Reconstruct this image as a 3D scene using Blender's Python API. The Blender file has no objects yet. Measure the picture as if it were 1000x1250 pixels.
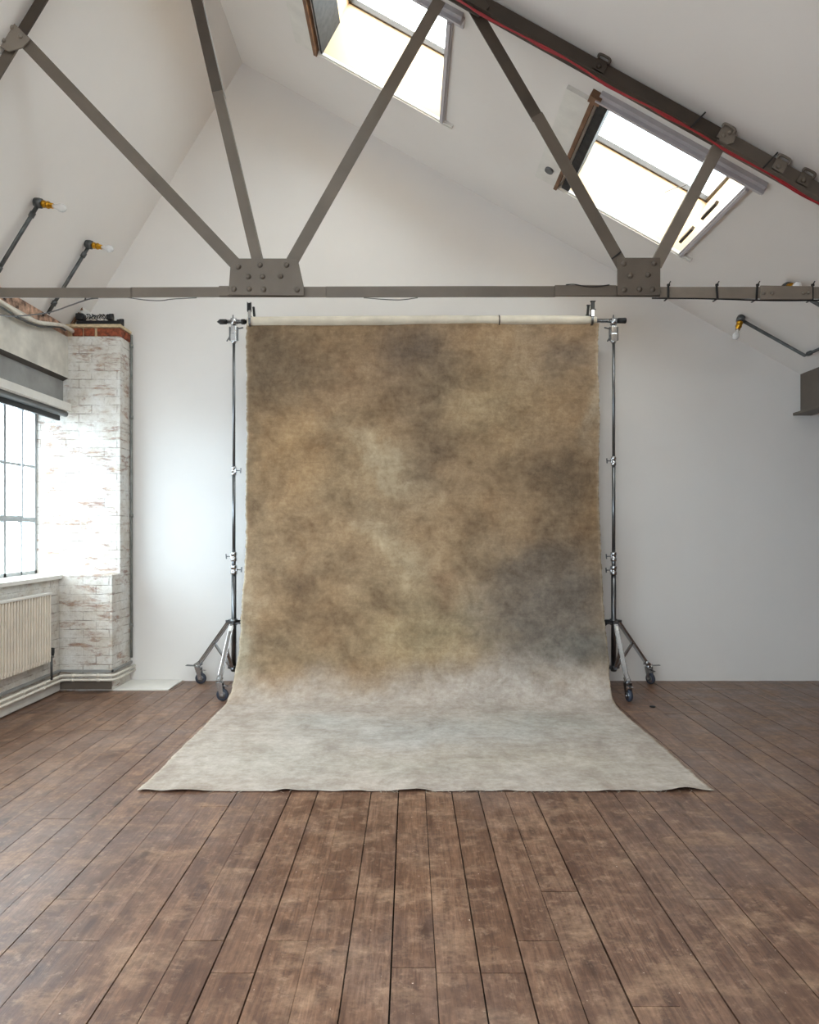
import bpy, bmesh, math, random
from mathutils import Vector, Matrix, noise

random.seed(7)
SC = bpy.context.scene
COL = SC.collection

# ------------------------------------------------------------------ camera, sky, exposure
F = 833.33            # focal length for a 1000 x 1250 frame
EYE = 1.40
cam = bpy.data.cameras.new('camera')
cam.sensor_fit = 'VERTICAL'
cam.sensor_height = 36.0
cam.lens = 24.0
cam.shift_y = 20 / 1250
cam.clip_start = 0.05
camo = bpy.data.objects.new('camera', cam)
camo.location = (0, 0, EYE)
camo.rotation_euler = (math.pi / 2, 0, 0)
COL.objects.link(camo)
SC.camera = camo

SKY_WEST = 8.2        # low sky seen through the side windows
SKY_TOP = 7.8         # sky overhead, seen through the skylights
GROUND = 3.5          # street and walls below the windows
world = bpy.data.worlds.new('overcast_sky')
SC.world = world
world.use_nodes = True
wn = world.node_tree
bg = wn.nodes['Background']
_tc = wn.nodes.new('ShaderNodeTexCoord')
_sp = wn.nodes.new('ShaderNodeSeparateXYZ')
wn.links.new(_tc.outputs['Generated'], _sp.inputs[0])
_mr = wn.nodes.new('ShaderNodeMapRange')
_mr.inputs['From Min'].default_value = -1.0
_mr.inputs['From Max'].default_value = 1.0
wn.links.new(_sp.outputs['Z'], _mr.inputs['Value'])
_cr = wn.nodes.new('ShaderNodeValToRGB')
wn.links.new(_mr.outputs[0], _cr.inputs['Fac'])
_e = _cr.color_ramp.elements
_e.new(0.5); _e.new(0.5)
for _el, _p, _c, _k in zip(_e, (0.40, 0.50, 0.62, 0.85), ((0.95, 0.97, 1.0), (0.80, 0.91, 1.0), (0.80, 0.91, 1.0), (1.0, 0.955, 0.90)), (GROUND, SKY_WEST, SKY_WEST, SKY_TOP)):
    _el.position = _p
    _el.color = tuple(x * _k / 10 for x in _c) + (1,)
wn.links.new(_cr.outputs['Color'], bg.inputs['Color'])
bg.inputs['Strength'].default_value = 10.0

SC.view_settings.view_transform = 'Standard'
SC.view_settings.look = 'None'
SC.view_settings.gamma = 1.0
SC.view_settings.use_curve_mapping = False
SC.view_settings.exposure = 0.80
SC.cycles.use_denoising = True
SC.cycles.max_bounces = 10
SC.cycles.diffuse_bounces = 7
SC.cycles.sample_clamp_indirect = 8.0


def portal(loc, normal, up, sx, sy):
    """light portal filling an opening: only tells the renderer where the sky comes in"""
    l = bpy.data.lights.new('daylight_opening', 'AREA')
    l.shape = 'RECTANGLE'
    l.size, l.size_y = sx, sy
    l.cycles.is_portal = True
    o = bpy.data.objects.new('daylight_opening', l)
    z = -Vector(normal).normalized()
    y = Vector(up).normalized()
    x = y.cross(z).normalized()
    y = z.cross(x)
    o.matrix_world = Matrix.Translation(loc) @ Matrix((x, y, z)).transposed().to_4x4()
    COL.objects.link(o)


# ------------------------------------------------------------------ room measures (metres)
YB = 6.27             # back wall
YF = -3.2             # wall behind the camera
XL = -3.02            # left wall face
XR = 5.0              # far right wall
XV = 3.59             # valley beam
RX, RZ = -1.535, 5.675   # ridge
LX, LZ = -3.055, 3.18    # left eave
VZ = 2.815               # ceiling height at the valley
TH = math.atan((RZ - VZ) / (XV - RX))
CT, ST = math.cos(TH), math.sin(TH)


def at(px, py, Y):
    """world point at depth Y for a measured direction"""
    return Vector(((px - 500) / F * Y, Y, EYE + (645 - py) / F * Y))


def rceil(x, y, h=0.0):
    """point on the right slope of the ceiling, h metres above it"""
    z = RZ - (x - RX) * ST / CT
    return Vector((x + h * ST, y, z + h * CT))


LTH = math.atan((RZ - LZ) / (RX - LX))


def lceil(x, y, h=0.0):
    """point on the left slope, h metres below it (into the room)"""
    z = RZ - (RX - x) * math.tan(LTH)
    return Vector((x + h * math.sin(LTH), y, z - h * math.cos(LTH)))


# ------------------------------------------------------------------ material helpers
def srgb(r, g, b):
    f = lambda c: ((c / 255) / 12.92 if c / 255 <= 0.04045 else ((c / 255 + 0.055) / 1.055) ** 2.4)
    return (f(r), f(g), f(b), 1)


class NT:
    def __init__(self, name):
        self.m = bpy.data.materials.new(name)
        self.m.use_nodes = True
        self.t = self.m.node_tree
        self.b = self.t.nodes['Principled BSDF']
        self.out = self.t.nodes['Material Output']

    def n(self, kind, **kw):
        nd = self.t.nodes.new(kind)
        for k, v in kw.items():
            if k.startswith('_'):
                setattr(nd, k[1:], v)
            else:
                self.put(nd, k.replace('__', ' '), v)
        return nd

    def put(self, nd, key, v):
        s = nd.inputs[int(key[1:])] if key[0] == 'i' and key[1:].isdigit() else nd.inputs[key]
        if isinstance(v, bpy.types.NodeSocket):
            self.t.links.new(v, s)
        else:
            s.default_value = v

    def coord(self, scale=(1, 1, 1), rot=(0, 0, 0), kind='Object'):
        tc = self.t.nodes.new('ShaderNodeTexCoord')
        mp = self.t.nodes.new('ShaderNodeMapping')
        mp.inputs['Scale'].default_value = scale
        mp.inputs['Rotation'].default_value = rot
        self.t.links.new(tc.outputs[kind], mp.inputs['Vector'])
        return mp.outputs['Vector']

    def noise(self, vec, scale, detail=4, rough=0.55, dist=0.0):
        nd = self.n('ShaderNodeTexNoise', Vector=vec, Scale=scale, Detail=detail, Roughness=rough, Distortion=dist)
        return nd.outputs['Fac']

    def ramp(self, fac, stops):
        nd = self.t.nodes.new('ShaderNodeValToRGB')
        self.t.links.new(fac, nd.inputs['Fac'])
        e = nd.color_ramp.elements
        while len(e) < len(stops):
            e.new(0.5)
        for el, (p, c) in zip(e, stops):
            el.position = p
            el.color = c if len(c) == 4 else (*c, 1)
        return nd.outputs['Color']

    def mix(self, fac, a, b, mode='MIX'):
        nd = self.t.nodes.new('ShaderNodeMix')
        nd.data_type = 'RGBA'
        nd.blend_type = mode
        for i, v in ((0, fac), (6, a), (7, b)):
            if isinstance(v, bpy.types.NodeSocket):
                self.t.links.new(v, nd.inputs[i])
            else:
                nd.inputs[i].default_value = v
        return nd.outputs[2]

    def math(self, op, a, b=0.0, clamp=False):
        nd = self.t.nodes.new('ShaderNodeMath')
        nd.operation = op
        nd.use_clamp = clamp
        for i, v in ((0, a), (1, b)):
            if isinstance(v, bpy.types.NodeSocket):
                self.t.links.new(v, nd.inputs[i])
            else:
                nd.inputs[i].default_value = v
        return nd.outputs[0]

    def bump(self, h, strength=0.2, dist=0.01, normal=None):
        nd = self.n('ShaderNodeBump', Height=h, Strength=strength, Distance=dist)
        if normal is not None:
            self.t.links.new(normal, nd.inputs['Normal'])
        return nd.outputs['Normal']

    def set(self, **kw):
        for k, v in kw.items():
            self.put(self.b, k.replace('_', ' '), v)
        return self.m


GREY = (0, 0, 0, 1), (1, 1, 1, 1)


def simple(name, col, rough=0.6, metal=0.0, var=0.12, scale=9.0, bump=0.1, bscale=60):
    t = NT(name)
    v = t.coord()
    f = t.noise(v, scale, 4)
    c2 = tuple(max(0, c * (1 - var * 2)) for c in col[:3]) + (1,)
    c1 = tuple(min(1, c * (1 + var)) for c in col[:3]) + (1,)
    c = t.ramp(f, [(0.3, c2), (0.7, c1)])
    nr = t.bump(t.noise(v, bscale, 3), bump, 0.002)
    return t.set(Base_Color=c, Roughness=rough, Metallic=metal, Normal=nr)


# painted plaster of back wall and ceiling
def plaster(name, col, wav=0.25):
    t = NT(name)
    v = t.coord()
    f = t.noise(v, 1.3, 5, 0.6)
    c1 = tuple(c * 0.955 for c in col[:3]) + (1,)
    c = t.ramp(f, [(0.3, c1), (0.7, col)])
    # faint scuffs near the floor and filler spots
    s = t.ramp(t.noise(v, 14, 6, 0.7), [(0.70, (0, 0, 0)), (0.80, (1, 1, 1))])
    c = t.mix(t.math('MULTIPLY', s, 0.10), c, srgb(150, 140, 128))
    h = t.math('ADD', t.math('MULTIPLY', t.noise(v, 0.9, 2), 1.0), t.math('MULTIPLY', t.noise(v, 35, 4), 0.03))
    nr = t.bump(h, wav, 0.05)
    return t.set(Base_Color=c, Roughness=0.62, Normal=nr)


M = {}
M['wall'] = plaster('painted_plaster', srgb(229, 226, 223))
M['ceil'] = plaster('ceiling_plaster', srgb(234, 230, 226), 0.15)
M['taupe'] = simple('taupe_painted_steel', srgb(94, 84, 74), 0.5, 0, 0.08, 6, 0.15, 40)
M['taupe_light'] = simple('light_taupe_painted_steel', srgb(122, 112, 101), 0.5, 0, 0.08, 6, 0.15, 40)
M['brown'] = simple('brown_painted_steel', srgb(62, 51, 41), 0.5, 0, 0.12, 7, 0.2, 40)
M['chrome'] = simple('chromed_steel', srgb(200, 202, 205), 0.22, 1.0, 0.05, 12, 0.02)
M['steel'] = simple('brushed_steel', srgb(120, 122, 124), 0.33, 1.0, 0.1, 12, 0.05)
M['conduitgrey'] = simple('grey_painted_conduit', srgb(132, 134, 130), 0.5, 0.1, 0.15, 14, 0.1)
M['eave'] = simple('crumbling_eave_brick', srgb(186, 150, 128), 0.9, 0, 0.5, 16, 0.6, 60)
M['lintel'] = simple('painted_concrete', srgb(214, 210, 200), 0.7, 0, 0.14, 5, 0.3, 40)
M['galv'] = simple('galvanised_conduit', srgb(98, 100, 100), 0.42, 0.7, 0.2, 20, 0.1)
M['black'] = simple('black_plastic', srgb(22, 22, 24), 0.45, 0, 0.1, 20, 0.05)
M['tyre'] = simple('grey_rubber', srgb(52, 58, 72), 0.55, 0, 0.1, 20, 0.05)
M['brass'] = simple('brass', srgb(205, 150, 48), 0.28, 1.0, 0.2, 30, 0.05)
M['white'] = simple('white_gloss_paint', srgb(228, 226, 220), 0.4, 0, 0.04, 8, 0.1)
M['cream'] = simple('cream_gloss_paint', srgb(230, 220, 206), 0.38, 0, 0.05, 8, 0.05)
M['ply'] = simple('pale_plywood', srgb(228, 200, 162), 0.6, 0, 0.04, 3, 0.1)
M['slate'] = simple('black_felt_lining', srgb(52, 50, 49), 0.8, 0, 0.25, 20, 0.3)
M['alu'] = simple('anodised_rail', srgb(190, 186, 190), 0.4, 0.2, 0.04, 8, 0.05)
M['timber'] = simple('old_pine', srgb(126, 92, 66), 0.65, 0, 0.2, 12, 0.3)
M['greypanel'] = simple('grey_painted_panel', srgb(148, 148, 146), 0.5, 0, 0.1, 6, 0.1)
M['rolled'] = simple('raw_canvas', srgb(208, 200, 184), 0.85, 0, 0.06, 9, 0.3, 200)
M['redcable'] = simple('red_cable_sheath', srgb(150, 22, 32), 0.45, 0, 0.1, 30, 0.05)
M['greycable'] = simple('grey_cable_sheath', srgb(86, 84, 84), 0.5, 0, 0.1, 30, 0.05)
M['pipe'] = simple('painted_pipe', srgb(224, 218, 206), 0.4, 0, 0.08, 18, 0.15)
M['steelwhite'] = simple('white_window_steel', srgb(176, 182, 186), 0.45, 0, 0.06, 14, 0.1)
M['subfloor'] = simple('dark_underfloor', srgb(26, 18, 13), 0.95, 0, 0.2, 20, 0.1)


def glass(name, tint=(1, 1, 1, 1), g=0.06):
    t = NT(name)
    tr = t.n('ShaderNodeBsdfTransparent', Color=tint)
    gl = t.n('ShaderNodeBsdfGlossy', Roughness=0.03)
    mx = t.n('ShaderNodeMixShader', Fac=g)
    t.t.links.new(tr.outputs[0], mx.inputs[1])
    t.t.links.new(gl.outputs[0], mx.inputs[2])
    t.t.links.new(mx.outputs[0], t.out.inputs['Surface'])
    return t.m


M['glass'] = glass('window_glass', (0.90, 0.95, 0.97, 1))


def bulb_mat():
    t = NT('frosted_bulb_glass')
    return t.set(Base_Color=(0.92, 0.92, 0.92, 1), Roughness=0.25, Transmission_Weight=0.35)


M['bulb'] = bulb_mat()


def brick_mat(name, tile_axis, peel=0.46, dirt=0.5):
    """white painted brick whose paint has flaked; tile_axis picks the wall's run"""
    t = NT(name)
    tc = t.t.nodes.new('ShaderNodeTexCoord')
    sp = t.n('ShaderNodeSeparateXYZ', Vector=tc.outputs['Object'])
    cb = t.t.nodes.new('ShaderNodeCombineXYZ')
    wob = t.noise(tc.outputs['Object'], 7, 2)
    run = sp.outputs['Y' if tile_axis == 'Y' else 'X']
    t.t.links.new(run, cb.inputs[0])
    zz = t.math('ADD', sp.outputs['Z'], t.math('MULTIPLY', t.math('SUBTRACT', wob, 0.5), 0.012))
    t.t.links.new(zz, cb.inputs[1])
    bt = t.n('ShaderNodeTexBrick', Vector=cb.outputs[0], Scale=1.0)
    bt.inputs['Brick Width'].default_value = 0.225
    bt.inputs['Row Height'].default_value = 0.0755
    bt.inputs['Mortar Size'].default_value = 0.0065
    bt.inputs['Mortar Smooth'].default_value = 0.7
    bt.inputs['Bias'].default_value = 0.0
    bt.inputs['Color1'].default_value = (1, 1, 1, 1)
    bt.inputs['Color2'].default_value = (0.0, 0.0, 0.0, 1)
    bt.inputs['Mortar'].default_value = (0.5, 0.5, 0.5, 1)
    mort = bt.outputs['Fac']
    v = tc.outputs['Object']
    # paint: several whites
    p = t.ramp(t.noise(v, 5, 5, 0.65), [(0.30, srgb(200, 192, 180)), (0.5, srgb(216, 212, 205)), (0.7, srgb(226, 225, 222))])
    grime = t.ramp(t.noise(v, 22, 6, 0.7), [(0.50, (0, 0, 0)), (0.72, (1, 1, 1))])
    p = t.mix(t.math('MULTIPLY', grime, 0.5), p, srgb(158, 144, 128))
    mm = t.ramp(t.noise(v, 6, 5, 0.7), [(0.46, (0.05, 0.05, 0.05)), (0.62, (1, 1, 1))])
    p = t.mix(t.math('MULTIPLY', mort, t.math('MULTIPLY', mm, 0.7)), p, srgb(128, 112, 100))
    # flaked patches per brick
    brk = t.ramp(t.noise(v, 16, 5, 0.7), [(0.3, srgb(112, 66, 50)), (0.5, srgb(150, 112, 92)), (0.7, srgb(190, 160, 128))])
    vs = t.n('ShaderNodeMapping', Vector=v)
    vs.inputs['Scale'].default_value = (2.2, 2.2, 7.5)
    m1 = t.noise(vs.outputs[0], 1.6, 8, 0.72, 0.3)
    m1 = t.ramp(m1, [(1 - peel, (0, 0, 0)), (1 - peel + 0.10, (1, 1, 1))])
    m1 = t.math('MULTIPLY', m1, dirt)
    c = t.mix(m1, p, brk)
    # small black chips
    ch = t.ramp(t.noise(v, 48, 3, 0.8), [(0.71, (0, 0, 0)), (0.74, (1, 1, 1))])
    c = t.mix(t.math('MULTIPLY', ch, 0.6), c, srgb(50, 40, 36))
    h = t.math('SUBTRACT', t.math('MULTIPLY', t.noise(v, 22, 8, 0.75), 1.6), t.math('MULTIPLY', mort, t.math('ADD', t.math('MULTIPLY', mm, 0.6), 0.25)))
    h = t.math('SUBTRACT', h, t.math('MULTIPLY', m1, 0.4))
    nr = t.bump(h, 0.75, 0.006)
    return t.set(Base_Color=c, Roughness=0.72, Normal=nr)


M['brickX'] = brick_mat('flaking_white_brick_pier', 'X', 0.475, 0.8)
M['brickY'] = brick_mat('flaking_white_brick_wall', 'Y', 0.44, 0.6)
M['darkbrick'] = simple('bounce_cutting_dark_brick', srgb(120, 92, 76), 0.9, 0, 0.3, 20, 0.5, 60)  # for the unseen right wall, made dark to cut bounce light
M['redbrick'] = simple('bare_red_brick', srgb(150, 78, 50), 0.85, 0, 0.35, 28, 0.6, 70)
M['mortar'] = simple('sandy_mortar', srgb(205, 184, 150), 0.9, 0, 0.12, 30, 0.5, 90)


def floor_mat():
    t = NT('worn_pine_boards')
    at_ = t.t.nodes.new('ShaderNodeAttribute')
    at_.attribute_name = 'board'
    rnd = at_.outputs['Fac']
    tc = t.t.nodes.new('ShaderNodeTexCoord')
    obj = tc.outputs['Object']
    off = t.t.nodes.new('ShaderNodeCombineXYZ')
    t.t.links.new(t.math('MULTIPLY', rnd, 37.0), off.inputs[2])
    va = t.t.nodes.new('ShaderNodeVectorMath')
    t.t.links.new(obj, va.inputs[0])
    t.t.links.new(off.outputs[0], va.inputs[1])
    v = va.outputs[0]
    ms = t.n('ShaderNodeMapping', Vector=v)
    ms.inputs['Scale'].default_value = (9, 1.6, 1)
    mg = t.n('ShaderNodeMapping', Vector=v)
    mg.inputs['Scale'].default_value = (70, 4.0, 1)
    base = t.ramp(rnd, [(0.0, srgb(104, 77, 61)), (0.35, srgb(122, 92, 73)), (0.7, srgb(112, 86, 71)), (1.0, srgb(132, 102, 82))])
    st = t.noise(ms.outputs[0], 1.0, 8, 0.68, 0.3)
    c = t.mix(t.ramp(st, [(0.33, (1, 1, 1)), (0.62, (0, 0, 0))]), base, srgb(72, 48, 38))
    gr = t.noise(mg.outputs[0], 1.0, 6, 0.7, 1.2)
    c = t.mix(t.math('MULTIPLY', t.ramp(gr, [(0.40, (1, 1, 1)), (0.60, (0, 0, 0))]), 0.62), c, srgb(62, 42, 33))
    # broad worn areas running across the boards, where the stain has gone
    mw = t.n('ShaderNodeMapping', Vector=obj)
    mw.inputs['Scale'].default_value = (2.0, 3.0, 1)
    wn_ = t.noise(mw.outputs[0], 2.0, 12, 0.72, 0.05)
    c = t.mix(t.math('MULTIPLY', t.ramp(wn_, [(0.50, (0, 0, 0)), (0.66, (1, 1, 1))]), 0.5), c, srgb(150, 122, 98))
    dk = t.noise(mw.outputs[0], 4.5, 12, 0.72, 0.1)
    c = t.mix(t.math('MULTIPLY', t.ramp(dk, [(0.55, (0, 0, 0)), (0.70, (1, 1, 1))]), 0.6), c, srgb(56, 42, 38))
    # grey dusty patches
    gd = t.noise(obj, 0.8, 5, 0.6)
    c = t.mix(t.math('MULTIPLY', t.ramp(gd, [(0.5, (0, 0, 0)), (0.72, (1, 1, 1))]), 0.35), c, srgb(120, 108, 104))
    # knots
    vk = t.n('ShaderNodeMapping', Vector=v)
    vk.inputs['Scale'].default_value = (7, 2.6, 1)
    vo = t.n('ShaderNodeTexVoronoi', Vector=vk.outputs[0], Scale=1.0)
    kn = t.ramp(vo.outputs['Distance'], [(0.08, (1, 1, 1)), (0.17, (0, 0, 0))])
    c = t.mix(t.math('MULTIPLY', kn, 0.65), c, srgb(50, 32, 26))
    sm_ = t.noise(obj, 17, 10, 0.75, 0.2)
    c = t.mix(t.math('MULTIPLY', t.ramp(sm_, [(0.50, (0, 0, 0)), (0.62, (1, 1, 1))]), 0.4), c, srgb(66, 46, 36))
    c = t.mix(t.math('MULTIPLY', t.ramp(sm_, [(0.36, (1, 1, 1)), (0.46, (0, 0, 0))]), 0.3), c, srgb(160, 134, 112))
    # paint specks and scratches
    sp = t.ramp(t.noise(obj, 62, 3, 0.6), [(0.725, (0, 0, 0)), (0.745, (1, 1, 1))])
    c = t.mix(t.math('MULTIPLY', sp, 0.6), c, srgb(214, 200, 186))
    msx = t.n('ShaderNodeMapping', Vector=obj)
    msx.inputs['Scale'].default_value = (30, 5, 1)
    msx.inputs['Rotation'].default_value = (0, 0, 0.5)
    sc_ = t.ramp(t.noise(msx.outputs[0], 3, 5, 0.75), [(0.66, (0, 0, 0)), (0.74, (1, 1, 1))])
    c = t.mix(t.math('MULTIPLY', sc_, 0.25), c, srgb(190, 168, 150))
    ro = t.ramp(t.noise(mw.outputs[0], 2.0, 4), [(0.3, (0.30, 0.30, 0.30)), (0.7, (0.50, 0.50, 0.50))])
    h = t.math('ADD', t.math('MULTIPLY', gr, 0.6), t.math('MULTIPLY', t.noise(obj, 30, 4), 0.5))
    nr = t.bump(h, 0.28, 0.004)
    c = t.mix(1.0, c, (1.42, 1.42, 1.42, 1), 'MULTIPLY')
    t.b.inputs['Specular IOR Level'].default_value = 0.6
    return t.set(Base_Color=c, Roughness=ro, Normal=nr)


M['floor'] = floor_mat()


def canvas_mat():
    t = NT('hand_painted_canvas')
    a = t.t.nodes.new('ShaderNodeAttribute')
    a.attribute_name = 'paint'
    uv = t.coord(kind='UV')
    mh = t.n('ShaderNodeMapping', Vector=uv)
    mh.inputs['Scale'].default_value = (1.6, 8, 1)
    mv = t.n('ShaderNodeMapping', Vector=uv)
    mv.inputs['Scale'].default_value = (9, 1.6, 1)
    c = a.outputs['Color']
    n1 = t.noise(mh.outputs[0], 3.2, 8, 0.72, 0.3)
    c = t.mix(0.5, c, t.ramp(n1, [(0.25, (0.34, 0.34, 0.34)), (0.75, (0.66, 0.66, 0.66))]), 'SOFT_LIGHT')
    n0 = t.noise(uv, 3.4, 9, 0.72, 0.7)
    c = t.mix(0.7, c, t.ramp(n0, [(0.32, (0.28, 0.26, 0.25)), (0.5, (0.5, 0.5, 0.5)), (0.68, (0.72, 0.73, 0.75))]), 'SOFT_LIGHT')
    n2 = t.noise(mv.outputs[0], 3.0, 6, 0.7)
    c = t.mix(0.2, c, t.ramp(n2, [(0.25, (0.3, 0.3, 0.3)), (0.75, (0.7, 0.7, 0.7))]), 'SOFT_LIGHT')
    n3 = t.noise(uv, 26, 8, 0.75, 0.4)
    c = t.mix(0.55, c, t.ramp(n3, [(0.3, (0.3, 0.3, 0.3)), (0.7, (0.7, 0.7, 0.7))]), 'SOFT_LIGHT')
    n4 = t.noise(uv, 11, 12, 0.78, 0.2)
    c = t.mix(0.5, c, t.ramp(n4, [(0.38, (0.3, 0.29, 0.28)), (0.62, (0.7, 0.71, 0.72))]), 'SOFT_LIGHT')
    sp = t.ramp(t.noise(uv, 30, 5, 0.8), [(0.74, (0, 0, 0)), (0.77, (1, 1, 1))])
    c = t.mix(t.math('MULTIPLY', sp, 0.35), c, srgb(90, 74, 60))
    h = t.math('ADD', t.math('MULTIPLY', n1, 1.0), t.math('MULTIPLY', t.noise(uv, 300, 2), 0.25))
    nr = t.bump(h, 0.22, 0.004)
    return t.set(Base_Color=c, Roughness=0.88, Normal=nr)


M['canvas'] = canvas_mat()


# ------------------------------------------------------------------ mesh helpers
def BM():
    return bmesh.new()


def box(bm, x0, x1, y0, y1, z0, z1, bev=0.0):
    r = bmesh.ops.create_cube(bm, size=1.0)
    vs = r['verts']
    for v in vs:
        v.co = Vector(((x0 + x1) / 2 + v.co.x * (x1 - x0), (y0 + y1) / 2 + v.co.y * (y1 - y0), (z0 + z1) / 2 + v.co.z * (z1 - z0)))
    if bev > 0:
        es = list({e for v in vs for e in v.link_edges})
        bmesh.ops.bevel(bm, geom=es, offset=bev, segments=2, affect='EDGES', profile=0.6)


def frame_of(d, up=(0, 0, 1)):
    d = Vector(d).normalized()
    u = Vector(up)
    if abs(d.dot(u.normalized())) > 0.99:
        u = Vector((1, 0, 0))
    s = d.cross(u).normalized()
    u = s.cross(d).normalized()
    return d, s, u


def bar(bm, p0, p1, w, t, up=(0, 1, 0), bev=0.0):
    """rectangular bar: t along 'up', w across"""
    p0, p1 = Vector(p0), Vector(p1)
    d, s, u = frame_of(p1 - p0, up)
    L = (p1 - p0).length
    r = bmesh.ops.create_cube(bm, size=1.0)
    c = (p0 + p1) / 2
    for v in r['verts']:
        x, y, z = v.co
        v.co = c + d * x * L + s * y * w + u * z * t
    if bev > 0:
        es = list({e for v in r['verts'] for e in v.link_edges})
        bmesh.ops.bevel(bm, geom=es, offset=bev, segments=2, affect='EDGES', profile=0.6)


def tube(bm, pts, r, n=12, cap=True, r1=None):
    pts = [Vector(p) for p in pts]
    rings = []
    prev_u = None
    for i, p in enumerate(pts):
        if i == 0:
            d = pts[1] - pts[0]
        elif i == len(pts) - 1:
            d = pts[-1] - pts[-2]
        else:
            d = (pts[i + 1] - p).normalized() + (p - pts[i - 1]).normalized()
        d.normalize()
        if prev_u is None:
            _, s, u = frame_of(d)
        else:
            s = d.cross(prev_u).normalized()
            u = s.cross(d).normalized()
        prev_u = u
        rr = r if r1 is None else r + (r1 - r) * i / (len(pts) - 1)
        rings.append([bm.verts.new(p + s * math.cos(a) * rr + u * math.sin(a) * rr) for a in [2 * math.pi * k / n for k in range(n)]])
    for a, b in zip(rings, rings[1:]):
        for k in range(n):
            f = bm.faces.new((a[k], a[(k + 1) % n], b[(k + 1) % n], b[k]))
            f.smooth = True
    if cap:
        bm.faces.new(rings[0][::-1])
        bm.faces.new(rings[-1])


def smooth_path(pts, k=6):
    """Catmull-Rom through the points"""
    pts = [Vector(p) for p in pts]
    out = []
    P_ = [pts[0]] + pts + [pts[-1]]
    for i in range(1, len(P_) - 2):
        a, b, c, d = P_[i - 1:i + 3]
        for j in range(k):
            t = j / k
            out.append(0.5 * ((2 * b) + (c - a) * t + (2 * a - 5 * b + 4 * c - d) * t * t + (3 * b - a - 3 * c + d) * t ** 3))
    out.append(pts[-1])
    return out


def lathe(bm, prof, base, axis, n=20):
    """prof: (distance along axis, radius)"""
    d, s, u = frame_of(axis)
    base = Vector(base)
    rings = []
    for h, r in prof:
        if r < 1e-5:
            rings.append([bm.verts.new(base + d * h)])
        else:
            rings.append([bm.verts.new(base + d * h + s * math.cos(2 * math.pi * k / n) * r + u * math.sin(2 * math.pi * k / n) * r) for k in range(n)])
    for a, b in zip(rings, rings[1:]):
        for k in range(n):
            k2 = (k + 1) % n
            if len(a) == 1 and len(b) == 1:
                continue
            if len(a) == 1:
                f = bm.faces.new((a[0], b[k2], b[k]))
            elif len(b) == 1:
                f = bm.faces.new((a[k], a[k2], b[0]))
            else:
                f = bm.faces.new((a[k], a[k2], b[k2], b[k]))
            f.smooth = True
    if len(rings[0]) > 1:
        bm.faces.new(rings[0][::-1])
    if len(rings[-1]) > 1:
        bm.faces.new(rings[-1])


def prism(bm, poly, off):
    """polygon of 3D points extruded by the vector off"""
    off = Vector(off)
    a = [bm.verts.new(Vector(p)) for p in poly]
    b = [bm.verts.new(Vector(p) + off) for p in poly]
    n = len(a)
    bm.faces.new(a)
    bm.faces.new(b[::-1])
    for k in range(n):
        bm.faces.new((a[k], b[k], b[(k + 1) % n], a[(k + 1) % n]))


def cyl(bm, p0, p1, r, n=16):
    tube(bm, [p0, p1], r, n)


def obj(name, bm, m, parent=None):
    bmesh.ops.recalc_face_normals(bm, faces=bm.faces)
    me = bpy.data.meshes.new(name)
    bm.to_mesh(me)
    bm.free()
    me.materials.append(M[m] if isinstance(m, str) else m)
    o = bpy.data.objects.new(name, me)
    COL.objects.link(o)
    if parent is not None:
        o.parent = parent
        o.matrix_parent_inverse = Matrix.Translation(-Vector(parent.location)) if parent.parent is None and parent.type == 'EMPTY' else Matrix.Identity(4)
    return o


def thing(name, label, cat, loc=(0, 0, 0), group=None):
    o = bpy.data.objects.new(name, None)
    COL.objects.link(o)
    o.empty_display_size = 0.1
    o.location = loc
    tag(o, label, cat, group)
    return o


def tag(o, label, cat, group=None):
    o['label'] = label
    o['category'] = cat
    if group:
        o['group'] = group
    return o


def struct(name, bm, m, parent=None):
    o = obj(name, bm, m, parent)
    if parent is None:
        o['kind'] = 'structure'
    return o


# ------------------------------------------------------------------ floor boards
BW = 0.1422
JOISTS = [YF + 0.62 + 0.43 * k for k in range(24)]
bm = BM()
box(bm, XL - 0.4, XR + 0.2, YF - 0.2, YB + 0.15, -0.10, -0.022)
k0 = int((XL - 0.05 + 0.0596) / BW) - 1
k1 = int((XR + 0.0596) / BW) + 1
lay = bm.faces.layers.float.new('board')
rf = random.Random(11)
# joints that read clearly in the foreground: (board index, depth)
known = {0: [2.177], -1: [], -3: [2.32], 3: [2.32, 4.3], 4: [2.634], -5: [2.32], -8: [2.32], -10: [3.29], -12: [3.29], 5: [2.0]}
for k in range(k0, k1 + 1):
    xa = -0.0596 + BW * k
    g = rf.uniform(0.0024, 0.004) if rf.random() < 0.7 else rf.uniform(0.004, 0.006)
    drift = rf.uniform(-0.002, 0.002)
    ys = [YF - 0.1]
    if k in known:
        js = sorted(known[k])
        js = [j - 3.4 for j in js[:1] if j - 3.4 > YF] + js + [js[-1] + 2.9] if js else [YF + 1.0, 4.7]
        js = [j for j in js if YF < j < YB]
    else:
        st = rf.choice(JOISTS[:7])
        js = []
        while st < YB:
            js.append(st)
            st += 0.43 * rf.choice([6, 7, 8])
    ys += js + [YB + 0.02]
    for a, b in zip(ys, ys[1:]):
        za = rf.uniform(-0.0015, 0.0)
        n0 = len(bm.faces)
        x0, x1 = max(xa + g / 2 + drift, XL - 0.35), min(xa + BW - g / 2 + drift, XR + 0.1)
        if x1 - x0 < 0.02:
            continue
        box(bm, x0, x1, a + 0.0015, b - 0.0015, -0.022, za, 0)
        val = rf.random()
        bm.faces.ensure_lookup_table()
        for f in bm.faces[n0:]:
            f[lay] = val
floor = struct('floor', bm, 'floor')
# substrate in a plain dark colour
floor.data.materials.append(M['subfloor'])
for p in floor.data.polygons[:6]:
    p.material_index = 1

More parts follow.
